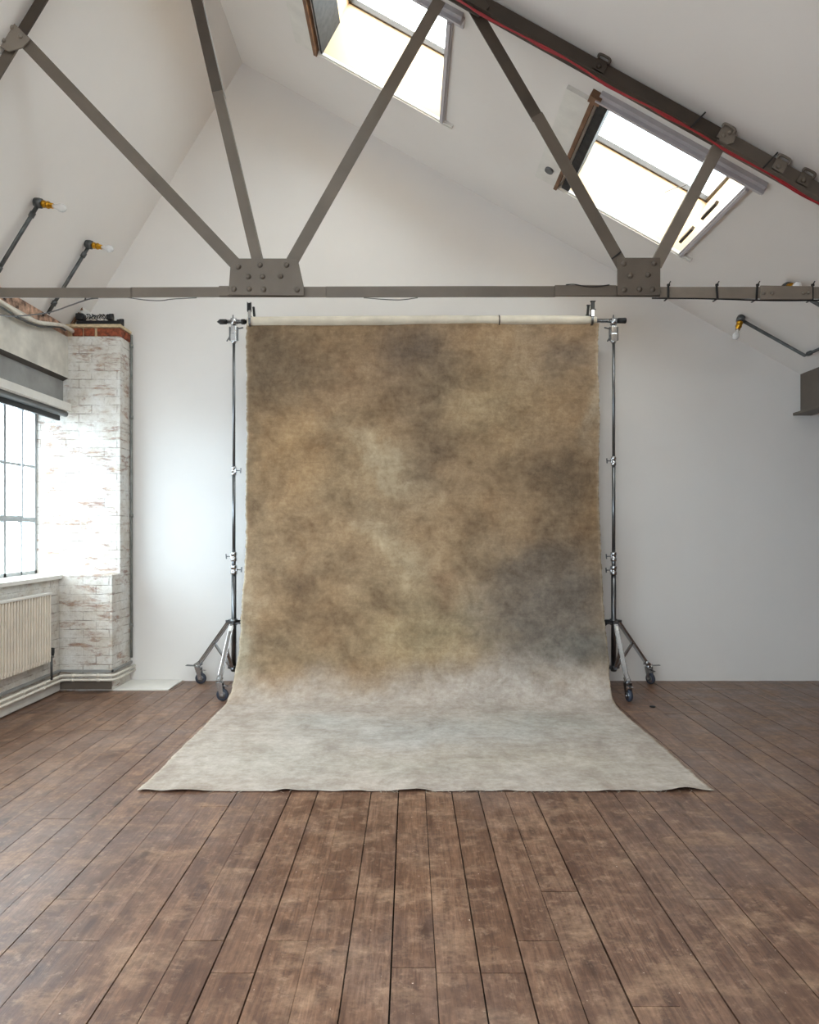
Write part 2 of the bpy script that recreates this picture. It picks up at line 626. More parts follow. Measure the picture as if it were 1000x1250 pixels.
# ------------------------------------------------------------------ walls
bm = BM()
prism(bm, [(XL - 0.35, YB, -0.1), (XR + 0.2, YB, -0.1), (XR + 0.2, YB, 3.1), (XV + 0.1, YB, 3.1), (XV + 0.1, YB, VZ), (XV, YB, VZ + 0.15), (RX, YB, RZ + 0.15), (LX, YB, LZ + 0.15), (XL - 0.35, YB, 3.1)], (0, 0.2, 0))
struct('wall_back', bm, 'wall')
FWX0, FWX1, FWZ0, FWZ1 = -2.6, -0.4, 0.95, 2.75     # unseen window added behind the camera to light the back wall
bm = BM()
prism(bm, [(XL - 0.35, YF, FWZ1), (XR + 0.2, YF, FWZ1), (XR + 0.2, YF, 3.1), (XV + 0.1, YF, 3.1), (XV, YF, VZ + 0.15), (RX, YF, RZ + 0.15), (LX, YF, LZ + 0.15), (XL - 0.35, YF, 3.1)], (0, -0.2, 0))
box(bm, XL - 0.35, XR + 0.2, YF - 0.2, YF, -0.1, FWZ0)
box(bm, XL - 0.35, FWX0, YF - 0.2, YF, FWZ0, FWZ1)
box(bm, FWX1, XR + 0.2, YF - 0.2, YF, FWZ0, FWZ1)
struct('wall_front', bm, 'wall')
bm = BM()
for i in range(10):
    x = FWX0 + (FWX1 - FWX0) * i / 9
    box(bm, x - 0.015, x + 0.015, YF - 0.12, YF - 0.09, FWZ0, FWZ1)
for i in range(5):
    z = FWZ0 + (FWZ1 - FWZ0) * i / 4
    box(bm, FWX0, FWX1, YF - 0.12, YF - 0.09, z - 0.013, z + 0.013)
struct('window_7', bm, 'steelwhite')
portal(Vector(((FWX0 + FWX1) / 2, YF - 0.21, (FWZ0 + FWZ1) / 2)), (0, 1, 0), (0, 0, 1), FWX1 - FWX0, FWZ1 - FWZ0)
bm = BM()
box(bm, XR, XR + 0.2, YF, YB, -0.05, 3.1)
struct('wall_right', bm, 'darkbrick')

SILL = 1.0
SOF = 2.727
JAMB = 6.04
XO = -3.36            # outside face of the left wall
WIN = [(2.95, JAMB), (-2.3, 1.9)]  # second opening is out of view, added to light backdrop and floor
bm = BM()
box(bm, XO, XL, YF, YB, -0.1, SILL - 0.03)
box(bm, XO, XL, WIN[1][1], WIN[0][0], SILL - 0.03, SOF)
box(bm, XO, XL, YF, WIN[1][0], SILL - 0.03, SOF)
struct('wall_left', bm, 'brickY')
bm = BM()
box(bm, XO, XL, YF, YB, SOF, 3.09)
struct('wall_lintel', bm, 'lintel')
bm = BM()
box(bm, XO, XL - 0.012, YF, YB, 3.09, 3.19)
struct('wall_eave', bm, 'eave')

# brick pier in the corner: wide plinth below sill height, set back above
PX = -2.56
bm = BM()
box(bm, XL, PX, 5.877, YB, 0.0, SILL, 0.006)
box(bm, XO, PX, JAMB, YB, SILL, 3.10, 0.006)
struct('wall_pier', bm, 'brickX')
bm = BM()
box(bm, XL - 0.02, PX - 0.01, JAMB + 0.012, YB, 3.10, 3.19)
bx = [(-2.985, -2.895), (-2.885, -2.79), (-2.765, -2.56)]
pb = struct('trim_1', bm, 'mortar')
bm = BM()
for i, (a, b) in enumerate(bx):
    box(bm, a, b, JAMB - 0.002, JAMB + 0.1, 3.103, 3.172, 0.006)
box(bm, PX - 0.09, PX + 0.004, JAMB + 0.108, YB - 0.02, 3.103, 3.172, 0.006)
struct('trim_2', bm, 'redbrick')
bm = BM()
box(bm, XL - 0.02, PX + 0.008, JAMB - 0.012, YB, 3.178, 3.206, 0.006)
struct('trim_3', bm, 'mortar')

# ------------------------------------------------------------------ ceilings
CTK = 0.10
SH = 0.47             # depth of the skylight shafts
SKL = [(-0.70, 0.25, 4.36, 5.45), (1.22, 2.16, 4.36, 5.45), (-1.30, 0.90, 0.2, 1.9), (-1.30, 0.90, -2.4, -0.7)]  # last two are unseen rooflights, added and enlarged to light the room
HG = 0.004             # the linings stand a hair inside the hole


def slab(bm, xa, xb, ya, yb, h0=0.0, h1=CTK):
    prism(bm, [rceil(xa, ya, h0), rceil(xb, ya, h0), rceil(xb, yb, h0), rceil(xa, yb, h0)], (ST * (h1 - h0), 0, CT * (h1 - h0)))


bm = BM()
ybands = [YF - 0.2, -2.4 - HG, -0.7 + HG, 0.2 - HG, 1.9 + HG, 4.36 - HG, 5.45 + HG, YB + 0.2]
for ya, yb in zip(ybands, ybands[1:]):
    hs = [s for s in SKL if s[2] < (ya + yb) / 2 < s[3]]
    if not hs:
        slab(bm, RX - 0.05, XV, ya, yb)
    else:
        xs = RX - 0.05
        for s in sorted(hs):
            slab(bm, xs, s[0] - HG, ya, yb)
            xs = s[1] + HG
        slab(bm, xs, XV, ya, yb)
# left slope
a, b = lceil(RX + 0.02, YF - 0.2), lceil(LX, YF - 0.2)
nl = Vector((-math.sin(LTH), 0, math.cos(LTH)))
prism(bm, [a, b, b + Vector((0, YB + 0.2 - YF + 0.2, 0)), a + Vector((0, YB + 0.2 - YF + 0.2, 0))], nl * CTK)
# lower ceiling of the next bay beyond the valley beam
struct('ceiling', bm, 'ceil')
bm = BM()
prism(bm, [(XV + 0.12, YF - 0.2, 2.95), (XR + 0.2, YF - 0.2, 2.95), (XR + 0.2, YB + 0.2, 2.95), (XV + 0.12, YB + 0.2, 2.95)], (0, 0, 0.1))
struct('ceiling', bm, 'timber')  # unseen bay ceiling, dark timber picked to reduce bounce at the right
# dark batten along the bottom of the left slope
bm = BM()
box(bm, LX - 0.03, LX + 0.02, YF, YB, LZ - 0.025, LZ + 0.012)
struct('trim_4', bm, 'timber')
# roof cap above eave to stop daylight
bm = BM()
box(bm, XO, LX, YF, YB, 3.19, 3.25)
struct('trim_5', bm, 'ceil')

# ------------------------------------------------------------------ skylights
for n, (xa, xb, ya, yb) in enumerate(SKL):
    nm = 'window_%d' % (n + 2)
    root = thing(nm, 'x', 'x', rceil((xa + xb) / 2, ya))
    del root['label'], root['category']
    root['kind'] = 'structure'
    # shaft linings of plywood
    bm = BM()
    t_ = 0.02
    slab(bm, xa - t_, xb + t_, yb, yb + t_, -0.002, SH)
    slab(bm, xa - t_, xb + t_, ya - t_, ya, -0.002, SH)
    slab(bm, xb, xb + t_, ya, yb, -0.002, SH)
    slab(bm, xa - t_, xa, ya, yb, 0.15, SH)
    obj('shaft_lining', bm, 'ply', root)
    # black felted board on the left reveal
    bm = BM()
    bx_ = xa + (0.06 if n % 2 else 0.014)
    prism(bm, [rceil(xa + 0.001, ya + 0.002, -0.02), rceil(bx_, ya + 0.002, -0.02), rceil(bx_, ya + 0.002, 0.27), rceil(xa + 0.001, ya + 0.002, 0.27)], (0, yb - ya - 0.004, 0))
    obj('blackout_board', bm, 'slate', root)
    # glass and its frame
    bm = BM()
    slab(bm, xa, xb, ya, yb, SH - 0.012, SH - 0.006)
    obj('pane', bm, 'glass', root)
    bm = BM()
    g = 0.022
    slab(bm, xa - t_, xb + t_, yb - g, yb + 0.0, SH - 0.03, SH + 0.012)
    slab(bm, xa - t_, xb + t_, ya, ya + g, SH - 0.03, SH + 0.012)
    slab(bm, xa, xa + g, ya, yb, SH - 0.03, SH + 0.012)
    slab(bm, xb - g, xb, ya, yb, SH - 0.03, SH + 0.012)
    obj('glazing_frame', bm, 'brown', root)
    # ceiling side trims
    bm = BM()
    slab(bm, xa - 0.05, xb + 0.10, yb, yb + 0.035, -0.022, 0.0)
    slab(bm, xa - 0.05, xb + 0.10, yb + 0.012, yb + 0.022, -0.034, -0.022)
    obj('bottom_rail', bm, 'white', root)
    bm = BM()
    slab(bm, xb, xb + 0.035, ya, yb, -0.025, 0.0)
    slab(bm, xb + 0.012, xb + 0.03, ya + 0.02, yb, -0.04, -0.025)
    obj('side_rail', bm, 'alu', root)
    bm = BM()
    slab(bm, xa - 0.02, xb + 0.10, ya - 0.05, ya - 0.035, -0.055, 0.0)
    slab(bm, xa - 0.02, xb + 0.10, ya - 0.035, ya + 0.035, -0.012, 0.0)
    slab(bm, xa - 0.01, xb + 0.09, ya - 0.085, ya - 0.05, -0.03, 0.0)
    obj('blind_rail', bm, 'alu', root)
    bm = BM()
    slab(bm, xa - 0.20, xa - 0.045, ya + 0.02, yb + 0.02, -0.03, 0.0)
    obj('casing_board', bm, 'white', root)
    bm = BM()
    slab(bm, xa - 0.045, xa - 0.02, ya + 0.0, yb + 0.02, -0.05, 0.0)
    obj('batten', bm, 'timber', root)
    bm = BM()
    slab(bm, xa - 0.06, xa + 0.01, ya - 0.06, ya + 0.0, -0.05, 0.0)
    obj('corner_block', bm, 'timber', root)
    if n == 1:
        bm = BM()
        cyl(bm, rceil(xa - 0.12, yb - 0.16, -0.02), rceil(xa - 0.12, yb - 0.16, -0.045), 0.035, 20)
        obj('pulley', bm, 'steel', root)
        bm = BM()
        slab(bm, xb - 0.055, xb - 0.035, yb - 0.35, yb - 0.12, -0.01, 0.02)
        slab(bm, xb - 0.055, xb - 0.035, yb - 0.75, yb - 0.52, -0.01, 0.02)
        obj('latch', bm, 'brown', root)
        bm = BM()
        tube(bm, smooth_path([rceil(xb - 0.30, ya + 0.02, 0.0), rceil(xb - 0.26, ya + 0.2, -0.05), rceil(xb - 0.3, ya + 0.45, 0.02), rceil(xb - 0.33, ya + 0.6, 0.05)]), 0.003, 6)
        obj('pull_cord', bm, 'greycable', root)
    c_ = rceil((xa + xb) / 2, (ya + yb) / 2, SH + 0.02)
    portal(c_, (-ST, 0, -CT), (0, 1, 0), (xb - xa) / CT, yb - ya)

# ------------------------------------------------------------------ left window: steel frames, sill, blind
for wi, (ya, yb) in enumerate(WIN):
    root = thing('window_1' if wi == 0 else 'window_6', 'x', 'x', (-3.31, ya, SILL))
    del root['label'], root['category']
    root['kind'] = 'structure'
    X0 = -3.31
    zt = 2.44
    bm = BM()
    fw = 0.03
    box(bm, X0 - 0.02, X0 + 0.012, yb - fw, yb, SILL, zt + 0.04)
    box(bm, X0 - 0.02, X0 + 0.012, ya, ya + fw, SILL, zt + 0.04)
    box(bm, X0 - 0.02, X0 + 0.012, ya, yb, SILL - 0.02, SILL + 0.03)
    box(bm, X0 - 0.02, X0 + 0.012, ya, yb, zt - 0.02, zt + 0.04)
    obj('window_frame', bm, 'steelwhite', root)
    ncol = 13 if wi == 0 else 17
    pw = (yb - ya) / ncol
    bm = BM()
    for k in range(1, ncol):
        y = yb - pw * k
        wid = 0.011 if k % 2 else 0.017
        box(bm, X0 - 0.015, X0 + 0.012, y - wid, y + wid, SILL, zt)
    for z in (1.475, 1.94):
        w2 = 0.02 if z < 1.6 else 0.01
        box(bm, X0 - 0.012, X0 + 0.010, ya, yb, z - w2, z + w2)
    obj('glazing_bars', bm, 'steelwhite', root)
    # opening casement, slightly proud
    bm = BM()
    y1, y0 = yb - pw * 1 , yb - pw * 3
    for yy in (y0, y1):
        box(bm, X0 + 0.005, X0 + 0.024, yy - 0.012, yy + 0.012, 1.48, zt - 0.01)
    for zz in (1.492, zt - 0.015):
        box(bm, X0 + 0.005, X0 + 0.022, y0, y1, zz - 0.013, zz + 0.013)
    obj('casement', bm, 'steelwhite', root)
    bm = BM()
    box(bm, X0 - 0.006, X0 - 0.002, ya + 0.01, yb - 0.01, SILL + 0.01, zt)
    obj('pane', bm, 'glass', root)
    portal(Vector((X0 - 0.03, (ya + yb) / 2, (SILL + zt) / 2)), (1, 0, 0), (0, 0, 1), yb - ya, zt - SILL)
    bm = BM()
    box(bm, X0 - 0.06, XL + 0.03, ya - 0.02, yb + (0.0 if wi == 0 else 0.02), SILL - 0.035, SILL, 0.006)
    obj('window_sill', bm, 'white', root)
    bm = BM()
    box(bm, XL - 0.055, XL - 0.045, ya, yb, 2.45, SOF - 0.02)
    obj('fascia_panel', bm, 'greypanel', root)
    bm = BM()
    prism(bm, [(XL - 0.0, ya, SOF), (XL - 0.055, ya, SOF - 0.03), (XL - 0.055, ya, SOF + 0.0)], (0, yb - ya, 0))
    box(bm, X0, XL - 0.056, ya, yb, SOF - 0.02, SOF)
    obj('steel_lintel', bm, 'brown', root)
    # upper closing panel between blind box and frame
    bm = BM()
    box(bm, X0 - 0.02, X0 + 0.01, ya, yb, zt + 0.035, SOF)
    obj('head_panel', bm, 'greypanel', root)

bt = thing('roller_blind', 'white boxed roller blind rolled up above the left window', 'blind', (XL, 4.5, 2.45))
bm = BM()
prism(bm, [(XL + 0.03, 2.97, 2.435), (XL + 0.03, 2.97, 2.50), (XL - 0.05, 2.97, 2.505), (XL - 0.05, 2.97, 2.435)], (0, JAMB - 2.97 - 0.003, 0))
box(bm, XL - 0.04, XL + 0.022, 2.97, JAMB - 0.003, 2.425, 2.437)
obj('blind_box', bm, 'white', bt)
bm = BM()
cyl(bm, (XL - 0.0, 2.98, 2.403), (XL - 0.0, 5.99, 2.403), 0.026, 20)
obj('roller_tube', bm, 'steel', bt)
bm = BM()
box(bm, XL - 0.045, XL - 0.02, 2.98, 5.94, 2.338, 2.382, 0.004)
obj('bottom_bar', bm, 'black', bt)

# ------------------------------------------------------------------ valley beam on the right
vb = thing('valley_beam', 'grey painted steel beam at the top right, under the ceiling valley', 'beam', (XV + 0.05, 2, 2.45))
bm = BM()
box(bm, XV, XV + 0.025, YF, YB - 0.002, 2.46, VZ + 0.12)
obj('web', bm, 'taupe', vb)
bm = BM()
box(bm, XV - 0.07, XV + 0.10, YF, YB - 0.002, 2.435, 2.46, 0.004)
obj('bottom_flange', bm, 'taupe', vb)
bm = BM()
box(bm, XV + 0.005, XV + 0.14, YF, YB - 0.002, VZ + 0.12, VZ + 0.145)
obj('top_flange', bm, 'taupe', vb)
bm = BM()
for y in (5.9, 4.9, 3.9):
    lathe(bm, [(0, 0.018), (0.008, 0.018), (0.014, 0.010), (0.016, 0)], (XV + 0.001, y, 2.78), (-1, 0, 0), 12)
obj('bolt_head', bm, 'taupe', vb)

# ------------------------------------------------------------------ roof truss
YT = 4.05
tr = thing('roof_truss', 'taupe riveted steel roof truss spanning the room in front of the backdrop', 'truss', at(500, 357, YT))


def T(px, py, dy=0.0):
    p = at(px, py, YT)
    p.y += dy
    return p


def angle_bar(bm, p0, p1, w, t=0.008, leg=0.05, side=1):
    """steel angle: flat leg facing the camera, the other leg going back"""
    p0, p1 = Vector(p0), Vector(p1)
    bar(bm, p0, p1, w, t, (0, 1, 0))
    d, s, u = frame_of(p1 - p0, (0, 1, 0))
    o = s * side * (w / 2 - t / 2) + Vector((0, leg / 2, 0))
    bar(bm, p0 + o, p1 + o, t, leg, (0, 1, 0))


PXM = YT / F
for (xa, xb, ya, yb, w) in ((-120, 160, 357.5, 357.5, 12), (160, 268, 357, 356.5, 12), (268, 398, 356.5, 356.5, 12.5), (398, 560, 356.5, 356, 13), (560, 677, 356, 356, 13), (677, 805, 355.5, 356, 13), (805, 1250, 357.5, 357.5, 14)):
    bm = BM()
    angle_bar(bm, T(xa, ya), T(xb + 0.6, yb), w * PXM, 0.008, 0.055, 1)
    obj('tie_beam', bm, 'taupe' if xa < 800 else 'taupe_light', tr)
# rafters (two-tone): apex at ridge
apx, apz = RX, RZ


def rafter_seg(x0, x1, m, w=0.112):
    bm = BM()
    p0, p1 = rceil(x0, YT, -w / 2 - 0.012), rceil(x1, YT, -w / 2 - 0.012)
    bar(bm, p0, p1, w, 0.012, (0, 1, 0))
    tube(bm, [rceil(x0, YT + 0.035, -0.04), rceil(x1, YT + 0.035, -0.04)], 0.028, 12)
    d = Vector((0, 0.04, 0))
    bar(bm, rceil(x0, YT + 0.04, -0.018), rceil(x1, YT + 0.04, -0.018), 0.010, 0.09, (0, 1, 0))
    bar(bm, rceil(x0, YT - 0.03, -w - 0.008), rceil(x1, YT - 0.03, -w - 0.008), 0.008, 0.05, (0, 1, 0))
    obj('rafter', bm, m, tr)


rafter_seg(RX, 1.86, 'brown')
rafter_seg(1.86, XV - 0.02, 'taupe')


def lraf(x0, x1, m):
    bm = BM()
    w = 0.062
    bar(bm, lceil(x0, YT, w / 2 + 0.01), lceil(x1, YT, w / 2 + 0.01), w, 0.012, (0, 1, 0))
    bar(bm, lceil(x0, YT + 0.03, 0.015), lceil(x1, YT + 0.03, 0.015), 0.010, 0.07, (0, 1, 0))
    obj('rafter', bm, m, tr)


lraf(RX, -2.36, 'brown')
lraf(-2.36, LX + 0.08, 'taupe')


def brace(p0, p1, w, m, dy, side=1):
    bm = BM()
    angle_bar(bm, T(*p0, dy), T(*p1, dy), w * PXM, 0.008, 0.045, side)
    obj('brace', bm, m, tr)


brace((29, 50), (290, 325), 15, 'taupe', -0.012, 1)
# vertical-ish hanger, brown above, taupe below
bm = BM(); angle_bar(bm, T(266, 113, -0.010), T(316, 325, -0.010), 13 * PXM, 0.008, 0.045, 1); obj('brace', bm, 'taupe', tr)
bm = BM(); angle_bar(bm, T(188, -225, -0.006), T(267, 117, -0.006), 13.5 * PXM, 0.010, 0.05, 1); obj('brace', bm, 'brown', tr)
brace((537, 2), (356, 322), 15, 'taupe', -0.012, -1)
bm = BM(); angle_bar(bm, T(575, 6, -0.006), T(657, 146, -0.006), 14 * PXM, 0.010, 0.045, 1); obj('brace', bm, 'brown', tr)
bm = BM(); angle_bar(bm, T(655, 142, -0.012), T(759, 325, -0.012), 14.5 * PXM, 0.008, 0.045, 1); obj('brace', bm, 'taupe', tr)
brace((879, 176), (800, 325), 14.5, 'taupe_light', -0.012, -1)


def gusset(poly, rivets, m='taupe', dy=-0.022, rr=0.016):
    bm = BM()
    prism(bm, [T(x, y, dy) for x, y in poly], (0, -0.010, 0))
    bmesh.ops.bevel(bm, geom=[e for e in bm.edges], offset=0.0015, segments=1, affect='EDGES')
    g = obj('gusset_plate', bm, m, tr)
    for x, y in rivets:
        bm = BM()
        lathe(bm, [(0, rr), (0.004, rr), (0.010, rr * 0.72), (0.013, rr * 0.35), (0.014, 0)], T(x, y, dy - 0.0105), (0, -1, 0), 14)
        obj('rivet', bm, m, g)
    return g


gusset([(280.5, 362), (283, 326), (291, 318), (364.5, 318), (372, 353), (372, 363)],
       [(293, 328), (319, 326), (351, 326), (305, 340), (322, 340), (344, 339.5), (287.5, 355), (306, 355), (323.5, 355.5), (364, 356)])
gusset([(752, 362.5), (752, 317), (804, 317), (804, 362.5)],
       [(759.5, 324.5), (796.5, 324), (767.5, 339), (789, 338), (760, 356), (778.5, 355.5), (794.5, 355.5)])
gusset([(9, 48), (20, 32), (29, 41), (40, 52), (37, 56), (31, 62), (14, 67), (2, 60)], [(18, 38), (8, 54), (28.5, 49)], 'taupe_light', -0.02, 0.014)
gusset([(520, -25), (572, -25), (597, 13), (584, 25), (520, -12)], [(577, 14)], 'brown', -0.02, 0.012)
gusset([(880, 155), (897, 163), (893, 178), (874, 182)], [(888, 166), (879, 181)], 'taupe_light', -0.02, 0.012)
# splice plate on the right tie with its bolts
gusset([(927, 366.5), (927, 349.5), (990, 350.5), (990, 366.5)], [(931, 359), (941, 359.5), (979, 359), (985.5, 358.5)], 'taupe_light', -0.006, 0.010)
gusset([(268, 350), (280, 350), (280, 362), (268, 362)], [], 'taupe', -0.005)
gusset([(677, 349), (693, 349), (752, 349), (752, 362.5), (677, 362.5)], [(757, 355)], 'taupe', -0.005)
# purlin cleats standing on the rafter
for (px, py, m) in ((737, 72, 'brown'), (888, 163, 'taupe_light'), (955, 197, 'taupe_light'), (985, 218, 'taupe')):
    bm = BM()
    p = T(px, py)
    xx = p.x
    a = rceil(xx, YT, -0.035)
    bar(bm, rceil(xx - 0.032, YT - 0.02, -0.05), rceil(xx + 0.032, YT - 0.02, -0.05), 0.07, 0.008, (0, 1, 0))
    tube(bm, smooth_path([rceil(xx - 0.03, YT - 0.03, -0.02), rceil(xx - 0.028, YT - 0.04, 0.0 - 0.006), rceil(xx + 0.028, YT - 0.04, -0.006), rceil(xx + 0.032, YT - 0.03, -0.03)]), 0.008, 8)
    lathe(bm, [(0, 0.016), (0.010, 0.012), (0.014, 0)], rceil(xx - 0.004, YT - 0.024, -0.06), (0, -1, 0), 12)
    obj('purlin_cleat', bm, m, tr)

# ------------------------------------------------------------------ cables on the truss
bm = BM()
pts = []
import itertools
for i in range(26):
    x = 0.25 + (XV - 0.35 - 0.25) * i / 25
    pts.append(rceil(x, YT - 0.06 - 0.005 * math.sin(i * 1.3), -0.150 - 0.006 * math.sin(i * 0.9) - (0.012 if 17 < i < 23 else 0)))
tube(bm, smooth_path(pts, 3), 0.006, 8)
tag(obj('red_cable', bm, 'redcable'), 'red cable running along the underside of the right rafter, hugging it', 'cable', None)
bm = BM()
pts = [p + Vector((0.004 * math.sin(i), -0.012, -0.014 + 0.008 * math.sin(i * 2.1) - (0.03 * math.exp(-((i - 24) / 1.8) ** 2)))) for i, p in enumerate(pts)]
tube(bm, smooth_path(pts, 3), 0.005, 8)
tag(obj('red_cable', bm, 'redcable'), 'thinner red cable slung just below the first, sagging at the right edge', 'cable', None)


def cable_tie(px, py0, py1, dx=0, label='', ang=None):
    bm = BM()
    a, b = T(px + dx, py0, -0.012), T(px, py1, -0.012)
    bar(bm, a, b, 0.012, 0.004, (0, 1, 0))
    tail = a + Vector((0.012, -0.005, 0.022))
    bar(bm, a, tail, 0.006, 0.004, (0, 1, 0))
    box(bm, a.x - 0.008, a.x + 0.008, a.y - 0.008, a.y + 0.002, a.z - 0.006, a.z + 0.006)
    bar(bm, b, b + Vector((0, 0.06, 0)), 0.010, 0.004, (0, 0, 1))
    tag(obj('cable_tie', bm, 'black'), label, 'cable tie', 'black cable ties on the truss')


cable_tie(815, 349, 364, 0, 'black cable tie around the tie beam just right of the right gusset plate')
cable_tie(875, 349, 365, -1, 'black cable tie around the tie beam midway between right gusset and splice plate')
cable_tie(922.5, 349, 366, 1, 'black cable tie around the tie beam at the left end of the splice plate')
cable_tie(990.5, 349, 366, 0, 'black cable tie around the tie beam at the right end of the splice plate')
bm = BM()
bar(bm, T(745.5, 318, -0.022), T(757, 309, -0.022), 0.008, 0.004, (0, 1, 0))
tag(obj('cable_tie', bm, 'black'), 'black cable tie slanting round the foot of the brace above right gusset', 'cable tie', 'black cable ties on the truss')
for px, py, lb in ((858, 150, 'black cable tie round the rafter above the right skylight'), (945, 195, 'black cable tie round the rafter near the right edge cleat')):
    bm = BM()
    p = T(px, py)
    bar(bm, rceil(p.x, YT - 0.05, 0.0 - 0.01), rceil(p.x - 0.03, YT - 0.075, -0.15), 0.009, 0.004, (0, 1, 0))
    tag(obj('cable_tie', bm, 'black'), lb, 'cable tie', 'black cable ties on the truss')


def cable(name, pts, r, m, label, cat='cable', n=8, k=6):
    bm = BM()
    tube(bm, smooth_path(pts, k), r, n)
    return tag(obj(name, bm, m), label, cat)


cable('cable', [T(-60, 372, 0.02), T(0, 383.5, 0.02), T(25, 384, 0.02), T(58, 380, 0.02), T(85, 371, 0.02), T(106, 364, 0.02), T(118, 362.5, 0.02)], 0.004, 'greycable', 'thin grey cable drooping below the tie beam at far left')
cable('cable', [T(155, 363, 0.0), T(175, 366, 0.0), T(195, 367, 0.0), T(212, 365, 0), T(240, 363.5, 0)], 0.003, 'greycable', 'thin cable sagging just under the tie beam left of the left gusset')
cable('cable', [T(444, 363.5, 0), T(470, 365.5, 0), T(490, 366, 0), T(510, 363.5, 0)], 0.003, 'greycable', 'thin cable sagging under the middle of the tie beam')
cable('cable', [T(690, 349, -0.02), T(700, 348.5, -0.02), T(715, 351, -0.02), T(728, 351, -0.02), T(743, 349, -0.02)], 0.003, 'black', 'short black wire lying along the tie beam left of right gusset')
cable('cable', [T(796, 364, 0.0), T(860, 364.5, 0.0), T(940, 366.8, 0.0), T(1000, 366.5, 0), T(1060, 366, 0)], 0.005, 'black', 'black cable strapped under the right end of the tie beam')

# ------------------------------------------------------------------ batten lights on the sloping ceilings
GRP = 'conduit lights with brass bulb holders'


def light(pts, tip_dir, label, r=0.014, sag=None):
    root = thing('conduit_light', label, 'light', pts[-1], GRP)
    bm = BM()
    tube(bm, pts, r, 12)
    for p in (pts[-1],):
        pass
    obj('conduit', bm, 'galv', root)
    e = Vector(pts[-1])
    bm = BM()
    d = Vector(tip_dir).normalized()
    lathe(bm, [(-0.03, 0.0), (-0.03, 0.032), (0.0, 0.036), (0.02, 0.034), (0.024, 0.020), (0.03, 0.0)], e, d, 16)
    obj('junction_box', bm, 'galv', root)
    bm = BM()
    lathe(bm, [(0.02, 0.018), (0.03, 0.026), (0.045, 0.026), (0.048, 0.018), (0.06, 0.018), (0.062, 0.026), (0.075, 0.026), (0.078, 0.019), (0.105, 0.019), (0.105, 0.0)], e, d, 16)
    obj('lamp_holder', bm, 'brass', root)
    bm = BM()
    lathe(bm, [(0.10, 0.013), (0.125, 0.014), (0.14, 0.020), (0.16, 0.028), (0.178, 0.029), (0.195, 0.022), (0.205, 0.010), (0.208, 0)], e, d, 18)
    obj('bulb', bm, 'bulb', root)
    for f in (0.15, 0.85):
        if len(pts) > 1:
            a, b = Vector(pts[0]), Vector(pts[1])
            q = a.lerp(b, f)
            bm = BM()
            dd = (b - a).normalized()
            cyl(bm, q - dd * 0.02, q + dd * 0.02, r + 0.006, 12)
            obj('saddle_clip', bm, 'galv', root)
    return root


light([lceil(-3.04, 4.92, 0.035), lceil(-2.70, 4.92, 0.035)], (0.95, -0.05, -0.22), 'conduit light on the left ceiling slope, nearer the left edge of the picture')
light([lceil(-3.04, 5.68, 0.035), lceil(-2.69, 5.68, 0.035)], (0.95, -0.05, -0.22), 'conduit light on the left ceiling slope, closer to the back wall')
light([rceil(3.41, 5.40, -0.035), rceil(3.41, 5.86, -0.035), rceil(2.86, 5.86, -0.035)], (-0.35, -0.25, -0.85), 'conduit light on the right ceiling slope below the tie beam, bulb hanging down')
light([rceil(3.45, 5.10, -0.035), rceil(2.84, 5.10, -0.035)], (-0.10, -0.93, -0.28), 'conduit light whose brass holder peeps above the splice plate at right')

# small hook on the left slope
bm = BM()
tube(bm, smooth_path([lceil(-2.89, 6.0, 0.0), lceil(-2.885, 6.0, 0.04), lceil(-2.90, 6.0, 0.055)]), 0.006, 8)
lathe(bm, [(0, 0.016), (0.02, 0.014), (0.026, 0)], lceil(-2.87, 6.0, 0.0), (math.sin(LTH), 0, -math.cos(LTH)), 12)
tag(obj('ceiling_hook', bm, 'black'), 'small black hook on the left ceiling slope above the brick pier', 'hook')

# ------------------------------------------------------------------ pipes at the eaves
XP = XL + 0.035
def atX(px, py, X=XP):
    Y = X * F / (px - 500)
    return at(px, py, Y)


cable('eave_pipe', [(XP, 2.5, 3.06), (XP, 4.0, 3.05), atX(0, 368), atX(20, 382), atX(45, 393), atX(62, 395.5), atX(76, 397.5), Vector((XL + 0.04, 6.02, 3.145)), Vector((XL + 0.035, 6.05, 3.14))], 0.017, 'pipe', 'white painted pipe bending along the top of left wall towards pier', 'pipe', 10)
cable('eave_pipe', [(XP, 2.5, 3.0), (XP, 4.0, 2.995), atX(0, 374.5), atX(20, 387), atX(45, 397.5), atX(58, 399), atX(72, 399), Vector((XL + 0.03, 5.93, 3.12))], 0.009, 'galv', 'dark conduit tucked under the white pipe at the top of left wall', 'pipe', 10)

# vertical conduit in the corner of pier and back wall
bm = BM()
cyl(bm, (PX + 0.016, 6.245, 0.22), (PX + 0.016, 6.245, 3.17), 0.0105, 12)
for z in (0.5, 1.5, 2.4, 3.05):
    cyl(bm, (PX + 0.016, 6.245, z), (PX + 0.016, 6.245, z + 0.03), 0.015, 12)
tag(obj('corner_conduit', bm, 'conduitgrey'), 'dark grey vertical conduit in the corner beside the brick pier', 'conduit')

